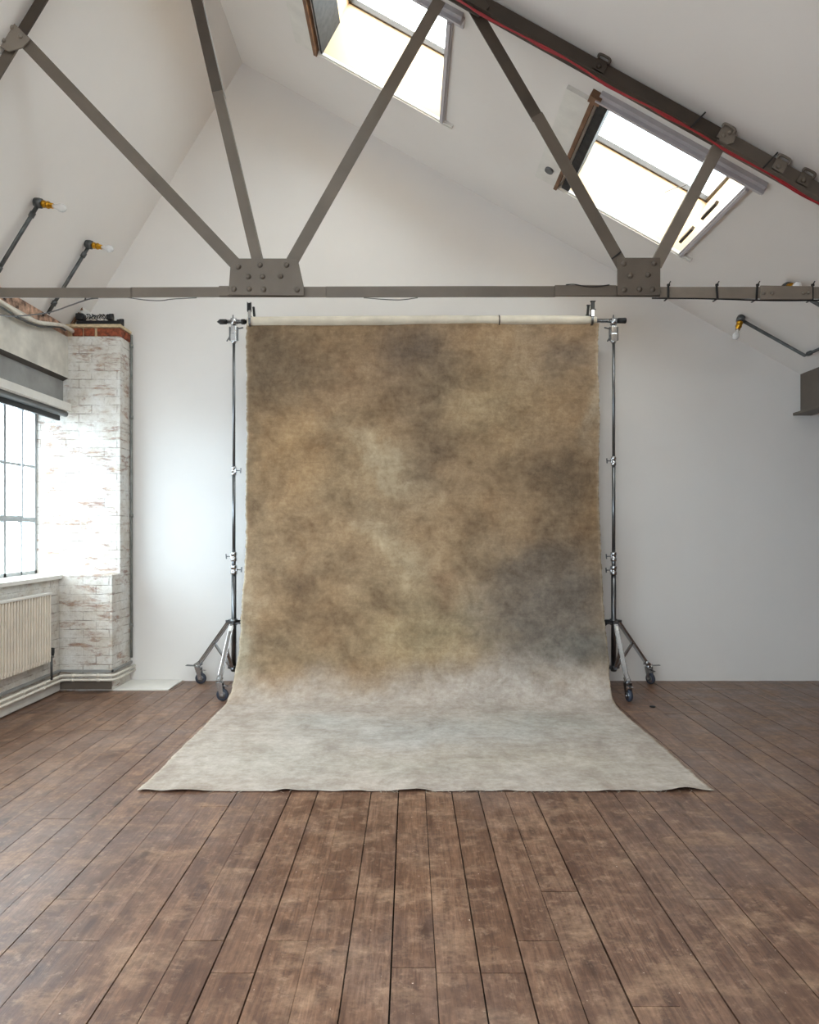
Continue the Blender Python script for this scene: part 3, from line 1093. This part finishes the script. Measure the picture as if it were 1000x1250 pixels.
# ------------------------------------------------------------------ on top of the pier
ZT = 3.206
ps = thing('power_strip', 'black multi-way power strip lying along the top of the brick pier', 'power strip', (-2.85, 6.12, ZT))
bm = BM()
box(bm, -2.96, -2.60, 6.06, 6.12, ZT, ZT + 0.04, 0.005)
obj('strip_body', bm, 'black', ps)
for k in range(5):
    bm = BM()
    cyl(bm, (-2.90 + k * 0.06, 6.09, ZT + 0.04), (-2.90 + k * 0.06, 6.09, ZT + 0.046), 0.016, 14)
    obj('socket', bm, 'slate', ps)
for (x, s, lb) in ((-2.665, 0.026, 'black plug adapter standing at the right end of the power strip'), (-2.575, 0.024, 'black plug adapter alone at the right corner of the pier top')):
    bm = BM()
    z = ZT + (0.046 if x < -2.6 else 0.0)
    box(bm, x - s, x + s, 6.05, 6.11, z, z + 0.05, 0.01)
    box(bm, x - 0.008, x + 0.03, 6.07, 6.09, z + 0.03, z + 0.058, 0.003)
    tag(obj('plug_adapter', bm, 'black'), lb, 'plug', 'black plug adapters on the pier')
bm = BM()
v0 = Vector((-2.93, 6.09, ZT + 0.046))
box(bm, -2.965, -2.895, 6.05, 6.12, ZT + 0.046, ZT + 0.105, 0.012)
tag(obj('network_router', bm, 'black'), 'black blocky box standing at the left end of the power strip', 'router')
bm = BM()
bar(bm, (-2.95, 6.15, ZT + 0.16), (-2.84, 6.15, ZT + 0.085), 0.05, 0.06, (0, 1, 0), 0.006)
box(bm, -2.95, -2.93, 6.14, 6.16, ZT, ZT + 0.15)
tag(obj('floodlight', bm, 'white'), 'small white boxy fitting tilted above the left end of pier', 'fitting')
bm = BM()
bar(bm, (-3.02, 6.10, ZT), (-2.965, 6.12, ZT + 0.15), 0.022, 0.03, (0, 1, 0), 0.003)
bar(bm, (-2.99, 6.12, ZT + 0.15), (-2.93, 6.12, ZT + 0.16), 0.02, 0.02, (0, 1, 0), 0.003)
tag(obj('bracket', bm, 'timber'), 'slanting brown bracket at the left corner of the pier top', 'bracket')
rr = random.Random(3)
for j, (xa, xb, mm_, lb) in enumerate(((-2.875, -2.79, 'black', 'black lead looped over the left half of the power strip'), (-2.86, -2.78, 'greycable', 'grey lead looped over the left half of the power strip'), (-2.77, -2.71, 'black', 'black lead looped over the right half of the power strip'), (-2.765, -2.70, 'greycable', 'grey lead looped over the right half of the power strip'))):
    pts = []
    for i in range(12):
        u = i / 11
        pts.append((xa + (xb - xa) * u + 0.012 * math.sin(i * 2.3 + j), 6.08 + (0.02 if j % 2 else -0.01) + rr.uniform(-0.004, 0.004), ZT + 0.054 + 0.045 * abs(math.sin(u * 7 + j * 1.1))))
    cable('power_lead', pts, 0.0035, mm_, lb, 'cable', 6, 5)['group'] = 'leads on the power strip'

# ------------------------------------------------------------------ radiator
XRAD = -2.955
rd = thing('radiator', 'cream ribbed column radiator under the left window', 'radiator', (XRAD, 4.8, 0.3))
bm = BM()
y = 5.60
zb, zt_ = 0.31, 0.875
nr_ = 0
while y > 3.55:
    box(bm, XRAD - 0.022, XRAD + 0.012, y - 0.009, y + 0.009, zb + 0.015, zt_ - 0.02, 0.006)
    y -= 0.0385
    nr_ += 1
box(bm, XRAD - 0.03, XRAD - 0.012, 3.56, 5.612, zb, zt_ - 0.01)
obj('ribbed_panel', bm, 'cream', rd)
bm = BM()
box(bm, XRAD - 0.035, XRAD + 0.018, 3.55, 5.615, zt_ - 0.02, zt_, 0.005)
obj('top_grille', bm, 'white', rd)
bm = BM()
y = 5.60
while y > 3.55:
    box(bm, XRAD - 0.026, XRAD + 0.008, y - 0.012, y + 0.012, zb - 0.008, zb + 0.03, 0.006)
    y -= 0.0385
obj('bottom_header', bm, 'cream', rd)
for yy in (5.3, 4.0):
    bm = BM()
    box(bm, XL + 0.001, XRAD - 0.03, yy - 0.02, yy + 0.02, 0.38, 0.82)
    obj('wall_bracket', bm, 'cream', rd)
bm = BM()
cyl(bm, (XRAD, 5.635, 0.15), (XRAD, 5.635, 0.34), 0.009, 12)
cyl(bm, (XRAD, 5.60, 0.34), (XRAD, 5.65, 0.34), 0.014, 12)
obj('feed_pipe', bm, 'galv', rd)
bm = BM()
lathe(bm, [(0, 0.014), (0.02, 0.018), (0.06, 0.018), (0.065, 0)], (XRAD, 5.645, 0.35), (0, 0, 1), 14)
obj('valve', bm, 'slate', rd)

# heating pipes: left wall, round the pier, into the back wall
for z, lb in ((0.142, 'upper of the two cream heating pipes running round the foot of the pier'), (0.104, 'lower of the two cream heating pipes running round the foot of the pier')):
    hp = thing('heating_pipe', lb, 'pipe', (-2.97, 5.0, z), 'heating pipes along the left wall')
    bm = BM()
    xw, yp, xp = XL + 0.05, 5.838, PX + 0.036
    path = [(xw, YF + 0.5, z), (xw, yp - 0.04, z), (xw + 0.012, yp - 0.012, z), (xw + 0.04, yp, z), (xp - 0.04, yp, z), (xp - 0.012, yp + 0.012, z), (xp, yp + 0.04, z), (xp, YB + 0.01, z)]
    tube(bm, path, 0.0115, 12)
    obj('pipe_run', bm, 'pipe', hp)
    for p, d in (((-2.88, yp, z), (1, 0, 0)), ((-2.66, yp, z), (1, 0, 0)), ((xw, 5.55, z), (0, 1, 0)), ((xw, 5.25, z), (0, 1, 0)), ((xw, 4.6, z), (0, 1, 0))):
        p = Vector(p); d = Vector(d)
        bm = BM()
        cyl(bm, p - d * 0.012, p + d * 0.012, 0.0155, 12)
        obj('pipe_clip', bm, 'pipe', hp)
bm = BM()
box(bm, XL - 0.0, XL + 0.022, YF, 5.86, 0.012, 0.085, 0.003)
struct('baseboard_left', bm, 'white')
bm = BM()
box(bm, XL + 0.02, PX - 0.002, 5.855, 5.877, 0.02, 0.09, 0.003)
struct('baseboard_pier', bm, 'taupe')
bm = BM()
box(bm, XL + 0.02, PX + 0.02, 5.862, 5.877, 0.165, 0.185)
box(bm, PX, PX + 0.015, 5.862, YB, 0.165, 0.185)
box(bm, XL, XL + 0.02, YF, 5.87, 0.165, 0.185)
struct('trim_6', bm, 'greypanel')

# white painted panel on the floor in the corner
bm = BM()
box(bm, PX + 0.002, -2.08, 5.885, YB - 0.002, 0.0, 0.012, 0.002)
tag(obj('floor_panel', bm, 'white'), 'white painted board lying on the floor in the corner beside the pier', 'board')
bm = BM()
lathe(bm, [(0, 0.022), (0.006, 0.024), (0.010, 0.018), (0.011, 0)], (1.905, 5.35, 0.0), (0, 0, 1), 14)
tag(obj('rubber_foot', bm, 'black'), 'small dark disc lying on the floorboards right of the backdrop', 'disc')

# ------------------------------------------------------------------ backdrop stands
def caster(parent, x, y, heading, dark=False):
    """heading: direction the wheel trails"""
    h = Vector((math.cos(heading), math.sin(heading), 0))
    s = Vector((-h.y, h.x, 0))
    top = Vector((x, y, 0.150))
    c = Vector((x, y, 0.05)) + h * 0.028
    bm = BM()
    lathe(bm, [(0, 0.012), (0.012, 0.02), (0.03, 0.02), (0.034, 0.012), (0.05, 0.012), (0.05, 0)], top - Vector((0, 0, 0.012)), (0, 0, 1), 16)
    for sg in (-1, 1):
        o = s * 0.022 * sg
        prism(bm, [top + o - h * 0.022, top + o + h * 0.030, c + o + h * 0.016 - Vector((0, 0, 0.008)), c + o - h * 0.012 - Vector((0, 0, 0.008))], s * 0.003 * sg)
    bar(bm, top - h * 0.024, top + h * 0.034, 0.047, 0.004, (0, 0, 1))
    cyl(bm, c - s * 0.03, c + s * 0.03, 0.007, 10)
    # brake pedal
    bar(bm, top + h * 0.02 - Vector((0, 0, 0.02)), top + h * 0.075 - Vector((0, 0, 0.03)), 0.03, 0.004, (0, 0, 1))
    k = obj('caster', bm, 'chrome', parent)
    bm = BM()
    lathe(bm, [(-0.014, 0.0), (-0.014, 0.040), (-0.012, 0.047), (-0.006, 0.050), (0.006, 0.050), (0.012, 0.047), (0.014, 0.040), (0.014, 0)], c, s, 26)
    obj('tyre', bm, 'tyre', k)
    bm = BM()
    lathe(bm, [(-0.017, 0.0), (-0.017, 0.022), (-0.0145, 0.030), (0.0145, 0.030), (0.017, 0.022), (0.017, 0)], c, s, 20)
    obj('wheel_hub', bm, 'steel', k)


def stand(cx, cy, legs, zj, label, mirror=1):
    root = thing('backdrop_stand', label, 'stand', (cx, cy, 0), 'stands holding the backdrop')
    c = lambda z: Vector((cx, cy, z))
    for nm, r, a, b, m in (('base_column', 0.0215, 0.165, zj[0], 'steel'), ('middle_column', 0.0175, zj[0], zj[1], 'steel'), ('upper_column', 0.0145, zj[1], zj[2], 'steel'), ('top_column', 0.0125, zj[2], 3.10, 'steel')):
        bm = BM()
        cyl(bm, c(a), c(b + 0.005), r, 18)
        obj(nm, bm, m, root)
    sides = (1, -1, 1) if mirror > 0 else (-1, -1, -1)
    for z, r, sd in zip(zj, (0.029, 0.027, 0.022), sides):
        bm = BM()
        lathe(bm, [(-0.042, r * 0.85), (-0.040, r), (-0.012, r), (-0.010, r * 0.86), (0.008, r * 0.86), (0.010, r), (0.034, r), (0.038, r * 0.8), (0.038, 0)], c(z), (0, 0, 1), 20)
        box(bm, cx + sd * r * 0.6 - 0.012, cx + sd * r * 0.6 + 0.012, cy - 0.016, cy + 0.016, z - 0.02, z + 0.02, 0.003)
        k = obj('collar', bm, 'chrome', root)
        bm = BM()
        cyl(bm, c(z) + Vector((sd * r, 0, 0)), c(z) + Vector((sd * (r + 0.038), -0.004, 0)), 0.0045, 10)
        bar(bm, c(z) + Vector((sd * (r + 0.036), -0.005, -0.022)), c(z) + Vector((sd * (r + 0.040), -0.005, 0.022)), 0.009, 0.012, (0, 1, 0), 0.002)
        obj('wing_knob', bm, 'steel', k)
    # spider collars
    bm = BM()
    lathe(bm, [(-0.03, 0.024), (-0.028, 0.030), (0.0, 0.034), (0.022, 0.034), (0.026, 0.026), (0.026, 0)], c(0.585), (0, 0, 1), 20)
    for a in legs:
        h = Vector((math.cos(a), math.sin(a), 0))
        bar(bm, c(0.59) + h * 0.02, c(0.585) + h * 0.075, 0.036, 0.018, (0, 0, 1), 0.003)
    bar(bm, c(0.575) - Vector((0, 0.02, 0)) , c(0.575) + Vector((mirror * 0.06, -0.02, 0)), 0.014, 0.014, (0, 0, 1), 0.002)
    obj('leg_hinge', bm, 'steel', root)
    bm = BM()
    lathe(bm, [(-0.035, 0.016), (-0.03, 0.026), (0.0, 0.028), (0.015, 0.028), (0.018, 0.0)], c(0.185), (0, 0, 1), 18)
    for a in legs:
        h = Vector((math.cos(a), math.sin(a), 0))
        bar(bm, c(0.18) + h * 0.02, c(0.185) + h * 0.055, 0.026, 0.02, (0, 0, 1), 0.003)
    obj('lower_spider', bm, 'steel', root)
    R = 0.40
    for i, a in enumerate(legs):
        h = Vector((math.cos(a), math.sin(a), 0))
        p0, p1 = c(0.582) + h * 0.055, c(0.185) + h * R
        bm = BM()
        bar(bm, p0, p1, 0.026, 0.022, (0, 0, 1), 0.004)
        q = c(0.160) + h * (R + 0.02)
        bar(bm, p1 + Vector((0, 0, 0.005)) - h * 0.01, q + h * 0.02, 0.034, 0.03, (0, 0, 1), 0.005)
        leg = obj('leg', bm, 'chrome' if i < 2 else 'steel', root)
        if i == 1:
            bm = BM()
            pm = p0.lerp(p1, 0.10) - Vector((0, 0.016, 0))
            dl = (p1 - p0).normalized()
            bar(bm, pm - dl * 0.025, pm + dl * 0.025, 0.022, 0.002, (0, 1, 0.6))
            lb_ = obj('label_sticker', bm, 'white', leg)
        bm = BM()
        qm = p0.lerp(p1, 0.50)
        bar(bm, qm, c(0.195) + h * 0.05, 0.020, 0.014, (0, 0, 1), 0.002)
        cyl(bm, qm - Vector((-h.y, h.x, 0)) * 0.02, qm + Vector((-h.y, h.x, 0)) * 0.02, 0.007, 10)
        obj('strut', bm, 'chrome', root)
        if i == 0:
            bm = BM()
            e = q + h * 0.02
            bar(bm, e, e + Vector((-mirror * 0.09, -0.0, 0.004)), 0.035, 0.004, (0, 0, 1), 0.001)
            obj('foot_pedal', bm, 'steel', root)
        hd = {0: (-0.1 if mirror > 0 else math.radians(-65)), 1: (math.radians(-6) if mirror > 0 else math.radians(-80)), 2: math.radians(200)}[i]
        if i == 2 and mirror < 0:
            hd = math.radians(-20)
        caster(root, q.x, q.y, hd)
    # clamp head gripping the crossbar
    bm = BM()
    x = cx
    box(bm, x - 0.026, x + 0.026, cy - 0.022, cy + 0.022, 3.03, 3.10, 0.005)
    box(bm, x - 0.022, x + 0.022, cy - 0.02, cy + 0.02, 3.10, 3.165, 0.004)
    lathe(bm, [(0.0, 0.018), (0.02, 0.022), (0.045, 0.014), (0.05, 0)], (x, cy, 3.015), (0, 0, 1), 14)
    obj('clamp_head', bm, 'chrome', root)
    bm = BM()
    for dx in (-0.034, 0.034):
        box(bm, x + dx - 0.006, x + dx + 0.006, cy - 0.012, cy + 0.012, 3.04, 3.16, 0.003)
    cyl(bm, (x - 0.012, cy, 3.19), (x - 0.004, cy - 0.01, 3.262), 0.006, 8)
    cyl(bm, (x + 0.03 * mirror, cy - 0.01, 3.14), (x + 0.085 * mirror, cy - 0.015, 3.150 ), 0.007, 8)
    cyl(bm, (x - 0.036, cy - 0.01, 3.07), (x - 0.058, cy - 0.015, 3.03), 0.006, 8)
    obj('clamp_lever', bm, 'steel', root)
    bm = BM()
    lathe(bm, [(-0.022, 0.0), (-0.022, 0.034), (0.022, 0.034), (0.022, 0)], (x, cy, 3.205), (1, 0, 0), 20)
    obj('clamp_jaw', bm, 'chrome', root)
    return root


CY = 5.965
stand(-1.535, CY, [math.radians(a) for a in (153, 268.5, 33)], (1.04, 1.155, 1.905), 'chrome wheeled backdrop stand on the left side of the canvas', 1)
stand(1.784, CY, [math.radians(a) for a in (28, 268, 148)], (1.035, 1.155, 1.99), 'chrome wheeled backdrop stand on the right side of the canvas', -1)

# crossbar
cb = thing('crossbar', 'chrome crossbar with black ends spanning the two stands', 'crossbar', (0.12, CY, 3.205))
bm = BM()
cyl(bm, (-1.62, CY, 3.205), (1.86, CY, 3.215), 0.019, 18)
obj('tube', bm, 'chrome', cb)
bm = BM()
lathe(bm, [(0, 0.022), (0.055, 0.023), (0.07, 0.012), (0.085, 0.0)], (-1.60, CY, 3.205), (-1, 0, 0), 18)
obj('end_cap', bm, 'black', cb)
bm = BM()
lathe(bm, [(0, 0.023), (0.065, 0.025), (0.072, 0.022), (0.072, 0.0)], (1.82, CY, 3.215), (1, 0, 0), 18)
obj('end_cap', bm, 'black', cb)
bm = BM()
cyl(bm, (-1.468, CY, 3.2055), (-1.438, CY, 3.2055), 0.023, 18)
obj('grip_ring', bm, 'black', cb)

# ------------------------------------------------------------------ canvas backdrop
CXA, CXB = -1.418, 1.648
YC = 5.935


def S(r, g, b):
    return Vector(srgb(r, g, b)[:3])


# painted clouds: (px, py, rx, ry, rot, colour, weight) measured over the hanging canvas
GAIN = 0.74
CLOUDS = [
    (345, 450, 48, 62, 0, S(122, 104, 82), 0.8), (320, 420, 40, 40, 0, S(140, 120, 96), 0.4),
    (505, 432, 45, 32, 0.2, S(116, 100, 86), 0.85), (530, 480, 42, 50, -0.4, S(124, 106, 86), 0.8),
    (520, 570, 42, 44, 0.4, S(132, 112, 90), 0.7), (430, 470, 60, 40, 0, S(158, 132, 104), 0.5),
    (365, 555, 78, 52, 0.1, S(172, 138, 98), 0.75), (360, 640, 70, 60, 0, S(160, 130, 96), 0.6),
    (450, 560, 40, 40, 0, S(172, 146, 112), 0.6), (600, 490, 60, 52, -0.3, S(170, 146, 112), 0.75),
    (640, 440, 50, 34, 0, S(164, 142, 114), 0.6), (690, 430, 40, 30, 0, S(140, 122, 104), 0.6),
    (478, 575, 19, 62, 0.85, S(186, 166, 136), 0.8), (492, 690, 18, 74, 0.62, S(188, 166, 134), 0.9),
    (560, 650, 70, 40, 0, S(168, 138, 104), 0.5), (610, 580, 70, 36, 0.1, S(160, 132, 100), 0.5),
    (690, 600, 46, 50, 0, S(118, 98, 76), 0.75), (655, 565, 40, 26, 0.2, S(128, 106, 82), 0.5), (722, 640, 16, 50, 0, S(150, 118, 82), 0.5),
    (655, 690, 60, 36, 0, S(118, 102, 85), 0.8), (680, 745, 86, 56, 0, S(120, 108, 96), 0.9),
    (590, 760, 44, 40, 0, S(136, 124, 110), 0.55), (700, 800, 70, 30, 0, S(134, 130, 122), 0.7),
    (385, 740, 66, 42, 0, S(140, 112, 82), 0.75), (340, 690, 60, 24, 0, S(164, 136, 104), 0.5),
    (370, 800, 90, 22, 0, S(142, 120, 92), 0.6), (520, 770, 60, 46, 0, S(168, 148, 114), 0.7),
    (303, 560, 12, 90, 0, S(128, 106, 80), 0.5), (296, 780, 18, 60, 0, S(186, 174, 150), 0.7), (727, 480, 10, 60, 0, S(186, 170, 146), 0.6),
    (533, 728, 20, 22, 0, S(140, 108, 80), 0.6), (540, 690, 90, 20, 0.3, S(160, 134, 102), 0.35),
]
BASE = S(162, 134, 102)
FLOORC = [  # on the floor part: X, Y, rx, ry, colour, weight
    (0.9, 4.85, 0.7, 0.30, S(182, 178, 168), 0.8), (0.1, 4.6, 0.8, 0.25, S(192, 192, 188), 0.6),
    (0.5, 4.2, 0.6, 0.2, S(184, 174, 158), 0.6), (-0.6, 4.9, 0.5, 0.2, S(196, 196, 190), 0.6),
    (-0.9, 4.2, 0.5, 0.4, S(212, 208, 198), 0.6), (1.1, 4.0, 0.5, 0.3, S(196, 188, 174), 0.5),
    (-0.1, 4.0, 0.5, 0.15, S(190, 184, 170), 0.5),
]
FBASE = S(194, 182, 171)

prof = []          # (y, z) down the sweep
ctrl = [(YC, 3.185), (YC, 2.8), (YC + 0.005, 2.2), (YC - 0.005, 1.8), (YC - 0.03, 1.4), (YC - 0.09, 1.02), (YC - 0.17, 0.70), (YC - 0.27, 0.38), (YC - 0.38, 0.15), (YC - 0.50, 0.045), (YC - 0.66, 0.010), (YC - 0.95, 0.005), (4.6, 0.005), (4.1, 0.005), (3.628, 0.005)]
sm = smooth_path([Vector((0, a, b)) for a, b in ctrl], 24)
acc = [0]
for a, b in zip(sm, sm[1:]):
    acc.append(acc[-1] + (b - a).length)
LEN = acc[-1]
NU, NV = 200, 330


def sample(s):
    import bisect
    i = min(max(bisect.bisect_right(acc, s) - 1, 0), len(sm) - 2)
    t = (s - acc[i]) / (acc[i + 1] - acc[i])
    p = sm[i].lerp(sm[i + 1], t)
    d = (sm[i + 1] - sm[i]).normalized()
    return p, Vector((0, d.z, -d.y)) * -1   # normal toward camera/up


bm = BM()
uvl = bm.loops.layers.uv.new('UVMap')
cl = bm.verts.layers.float_color.new('paint')
grid = []
cols = {}
fb = lambda p, s, o=5: noise.fractal(Vector(p) * s, 0.75, 2.0, o)
rj = random.Random(5)
jl = [0.0] * (NV + 1)
jr_ = [0.0] * (NV + 1)
for i in range(NV + 1):
    v = i / NV
    jl[i] = 0.006 * noise.noise(Vector((v * 60, 0, 1))) + 0.0035 * rj.uniform(-1, 1) + 0.012 * noise.noise(Vector((v * 9, 0, 2)))
    jr_[i] = 0.006 * noise.noise(Vector((v * 60, 0, 7))) + 0.0035 * rj.uniform(-1, 1) + 0.012 * noise.noise(Vector((v * 9, 0, 9)))
for i in range(NV + 1):
    s = LEN * i / NV
    p, nrm = sample(s)
    if nrm.y > 0:
        nrm = -nrm
    row = []
    flat = 1 - min(1, max(0, (p.z - 0.02) / 0.35))
    for j in range(NU + 1):
        u = j / NU
        x = CXA + (CXB - CXA) * u + (1 - u) * jl[i] + u * jr_[i]
        # slightly wider on the floor, as measured
        x += flat * (-0.03 * (1 - u) - 0.03 * u) * (1 if u < 0.5 else 1)
        ripple = 0.010 * fb((x * 0.8, s * 1.6, 0), 1.0, 3) + 0.004 * fb((x * 0.7, s * 5.0, 3), 1.0, 3)
        # diagonal folds in the lower hanging part
        zf = math.exp(-((p.z - 0.75) / 0.45) ** 2)
        ripple += 0.010 * zf * math.sin((s * 9 + x * 1.3)) * math.exp(-(abs(x + 1.5) / 0.8) ** 2)
        ripple += 0.008 * zf * math.sin((s * 8 - x * 1.6)) * math.exp(-(abs(x - 1.6) / 0.9) ** 2)
        edge = math.exp(-(min(u, 1 - u) * (CXB - CXA) / 0.05) ** 2)
        ripple += edge * 0.010 * noise.noise(Vector((s * 11, 0, 4 if u < 0.5 else 8)))
        k_ = 1 - 0.85 * flat
        q = Vector((x, p.y, p.z)) + nrm * (ripple * k_)
        if flat > 0.95:
            q.z = max(q.z, 0.0045 + 0.0015 * abs(noise.noise(Vector((x * 3, s * 3, 0)))))
        # wavy front hem lifting off the boards
        df = (LEN - s)
        if df < 0.12:
            w = (1 - df / 0.12) ** 1.5
            lift = 0.018 * max(0, noise.noise(Vector((x * 7.5, 1.3, 0))) + 0.10)
            lift += 0.022 * math.exp(-((x - 1.47) / 0.085) ** 2)
            lift += 0.010 * math.exp(-((x + 1.40) / 0.05) ** 2)
            q.z += w * lift
            q.y += w * 0.006 * noise.noise(Vector((x * 16, 0, 5)))
        vt = bm.verts.new(q)
        # ---- paint
        wx = 16 * fb((x * 1.7, s * 1.7, 1), 1.0, 5)
        wy = 16 * fb((x * 1.7, s * 1.7, 5), 1.0, 5)
        if p.z > 0.02:
            X, Y = 500 + x / p.y * F, 645 - (p.z - EYE) / p.y * F
            X2, Y2 = X + 1.3 * wx, Y + 1.3 * wy
            c = BASE.copy()
            tw = 0
            for (bx_, by_, rx_, ry_, ro_, cc, wt) in CLOUDS:
                dx_, dy_ = X2 - bx_, Y2 - by_
                a_ = dx_ * math.cos(ro_) - dy_ * math.sin(ro_)
                b_ = dx_ * math.sin(ro_) + dy_ * math.cos(ro_)
                g_ = wt * math.exp(-((a_ / rx_) ** 2 + (b_ / ry_) ** 2) * 0.9)
                c = c.lerp(cc, min(1, 1.25 * g_))
        else:
            c = FBASE.copy()
        pale = FBASE.copy()
        for (fx, fy, rx_, ry_, cc, wt) in FLOORC:
            g_ = wt * math.exp(-(((x + wx * 0.012 - fx) / rx_) ** 2 + ((p.y + wy * 0.010 - fy) / ry_) ** 2))
            pale = pale.lerp(cc, min(1, g_))
        zz_ = p.z + 0.006 * wy - 0.10 * math.exp(-((x - 0.9) / 0.8) ** 2) + 0.05 * math.exp(-((x + 1.3) / 0.4) ** 2)
        f_ = min(1, max(0, (0.33 - zz_) / 0.34))
        f_ = f_ * f_ * (3 - 2 * f_)
        c = c.lerp(pale, f_)
        m_ = 1 + 0.26 * fb((x * 2.6, s * 3.4, 2), 1.0, 6) * (1 - 0.6 * f_)
        c = c * m_ * GAIN
        # raw pale selvedge
        eg = math.exp(-(min(u, 1 - u) * (CXB - CXA) / 0.012) ** 2) * (0.5 + 0.5 * noise.noise(Vector((s * 14, u, 3))))
        c = c.lerp(S(205, 192, 170), min(0.8, max(0, eg)))
        cols[vt] = c
        row.append(vt)
    grid.append(row)
for i in range(NV):
    for j in range(NU):
        f = bm.faces.new((grid[i][j], grid[i + 1][j], grid[i + 1][j + 1], grid[i][j + 1]))
        f.smooth = True
        for l, (a, b) in zip(f.loops, ((i, j), (i + 1, j), (i + 1, j + 1), (i, j + 1))):
            l[uvl].uv = ((CXB - CXA) * b / NU, LEN * a / NV)
for vt, c in cols.items():
    vt[cl] = (max(0, c.x), max(0, c.y), max(0, c.z), 1)
bd = thing('painted_backdrop', 'hand-painted brown and grey canvas backdrop hanging and sweeping over the floor', 'backdrop', (0.115, CY, 3.2))
co = obj('canvas', bm, 'canvas', bd)
sol = co.modifiers.new('thickness', 'SOLIDIFY')
sol.thickness = 0.0025
sol.offset = 0.0
# the rolled-up surplus at the top
bm = BM()
pts = []
for i in range(60):
    u = i / 59
    pts.append(Vector((CXA + 0.01 + (CXB - CXA - 0.03) * u, CY - 0.012 + 0.002 * math.sin(u * 30), 3.200 + 0.012 * u + 0.004 * math.sin(u * math.pi))))
n_ = 24
rings = []
for i, p in enumerate(pts):
    u = i / 59
    rings.append([])
    for k in range(n_):
        a = 2 * math.pi * k / n_
        r = 0.042 + 0.002 * noise.noise(Vector((u * 10, math.cos(a) * 2, math.sin(a) * 2))) + (0.004 if 3 < k < 7 else 0)
        if u > 0.93:
            r *= 1 - 0.25 * (u - 0.93) / 0.07
        rings[-1].append(bm.verts.new(p + Vector((0, math.cos(a) * r, math.sin(a) * r))))
for a, b in zip(rings, rings[1:]):
    for k in range(n_):
        f = bm.faces.new((a[k], a[(k + 1) % n_], b[(k + 1) % n_], b[k]))
        f.smooth = True
bm.faces.new(rings[0][::-1])
bm.faces.new(rings[-1])
obj('rolled_canvas', bm, 'rolled', bd)
# frayed threads along the front hem
bm = BM()
rt = random.Random(9)
for k in range(46):
    x = rt.uniform(-0.2, 1.5) if k % 3 else rt.uniform(-1.4, 1.5)
    L = rt.uniform(0.008, 0.03)
    y0 = 3.63
    tube(bm, smooth_path([(x, y0, 0.006), (x + rt.uniform(-0.01, 0.01), y0 - L * 0.6, 0.004 + rt.uniform(0, 0.006)), (x + rt.uniform(-0.02, 0.02), y0 - L, 0.0015)], 3), 0.0006, 4)
ft = obj('frayed_threads', bm, 'rolled', bd)
ft['kind'] = 'stuff'

# spring clamps pinching the roll
for (x, z, sd, lb) in ((-1.385, 3.20, 1, 'black-tipped spring clamp gripping the left end of the canvas roll'), (1.585, 3.213, -1, 'black-tipped spring clamp gripping the right end of the canvas roll')):
    rt_ = thing('spring_clamp', lb, 'clamp', (x, CY - 0.05, z), 'clamps on the canvas roll')
    bm = BM()
    yq = CY - 0.012
    for i in range(10):
        a0, a1 = math.radians(-150 + i * 30 * 0.8), math.radians(-150 + (i + 1) * 30 * 0.8)
    arc = [Vector((x, yq - 0.049 * math.cos(a), z + 0.049 * math.sin(a))) for a in [math.radians(-70 + 16 * k) for k in range(14)]]
    for a, b in zip(arc, arc[1:]):
        bar(bm, a, b, 0.02, 0.004, (0, 1, 0.01))
    obj('jaw', bm, 'steel', rt_)
    bm = BM()
    bar(bm, (x, yq - 0.045, z + 0.02), (x - sd * 0.004, yq - 0.035, z + 0.10), 0.026, 0.012, (0, 1, 0), 0.003)
    obj('handle', bm, 'chrome', rt_)
    bm = BM()
    bar(bm, (x - sd * 0.004, yq - 0.035, z + 0.085), (x - sd * 0.005, yq - 0.033, z + 0.155), 0.032, 0.022, (0, 1, 0), 0.007)
    obj('handle_grip', bm, 'black', rt_)
    bm = BM()
    bar(bm, (x + sd * 0.03, yq + 0.01, z + 0.05), (x + sd * 0.022, yq + 0.01, z + 0.135), 0.020, 0.022, (0, 1, 0), 0.006)
    obj('handle_grip', bm, 'black', rt_)
bm = BM()
arc = [Vector((0.78, CY - 0.012 - 0.0475 * math.cos(a), 3.21 + 0.0475 * math.sin(a))) for a in [math.radians(-90 + 18 * k) for k in range(11)]]
for a, b in zip(arc, arc[1:]):
    bar(bm, a, b, 0.009, 0.002, (0, 1, 0.01))
tag(obj('tape_band', bm, 'black'), 'thin black tape band round the canvas roll, right of middle', 'tape')
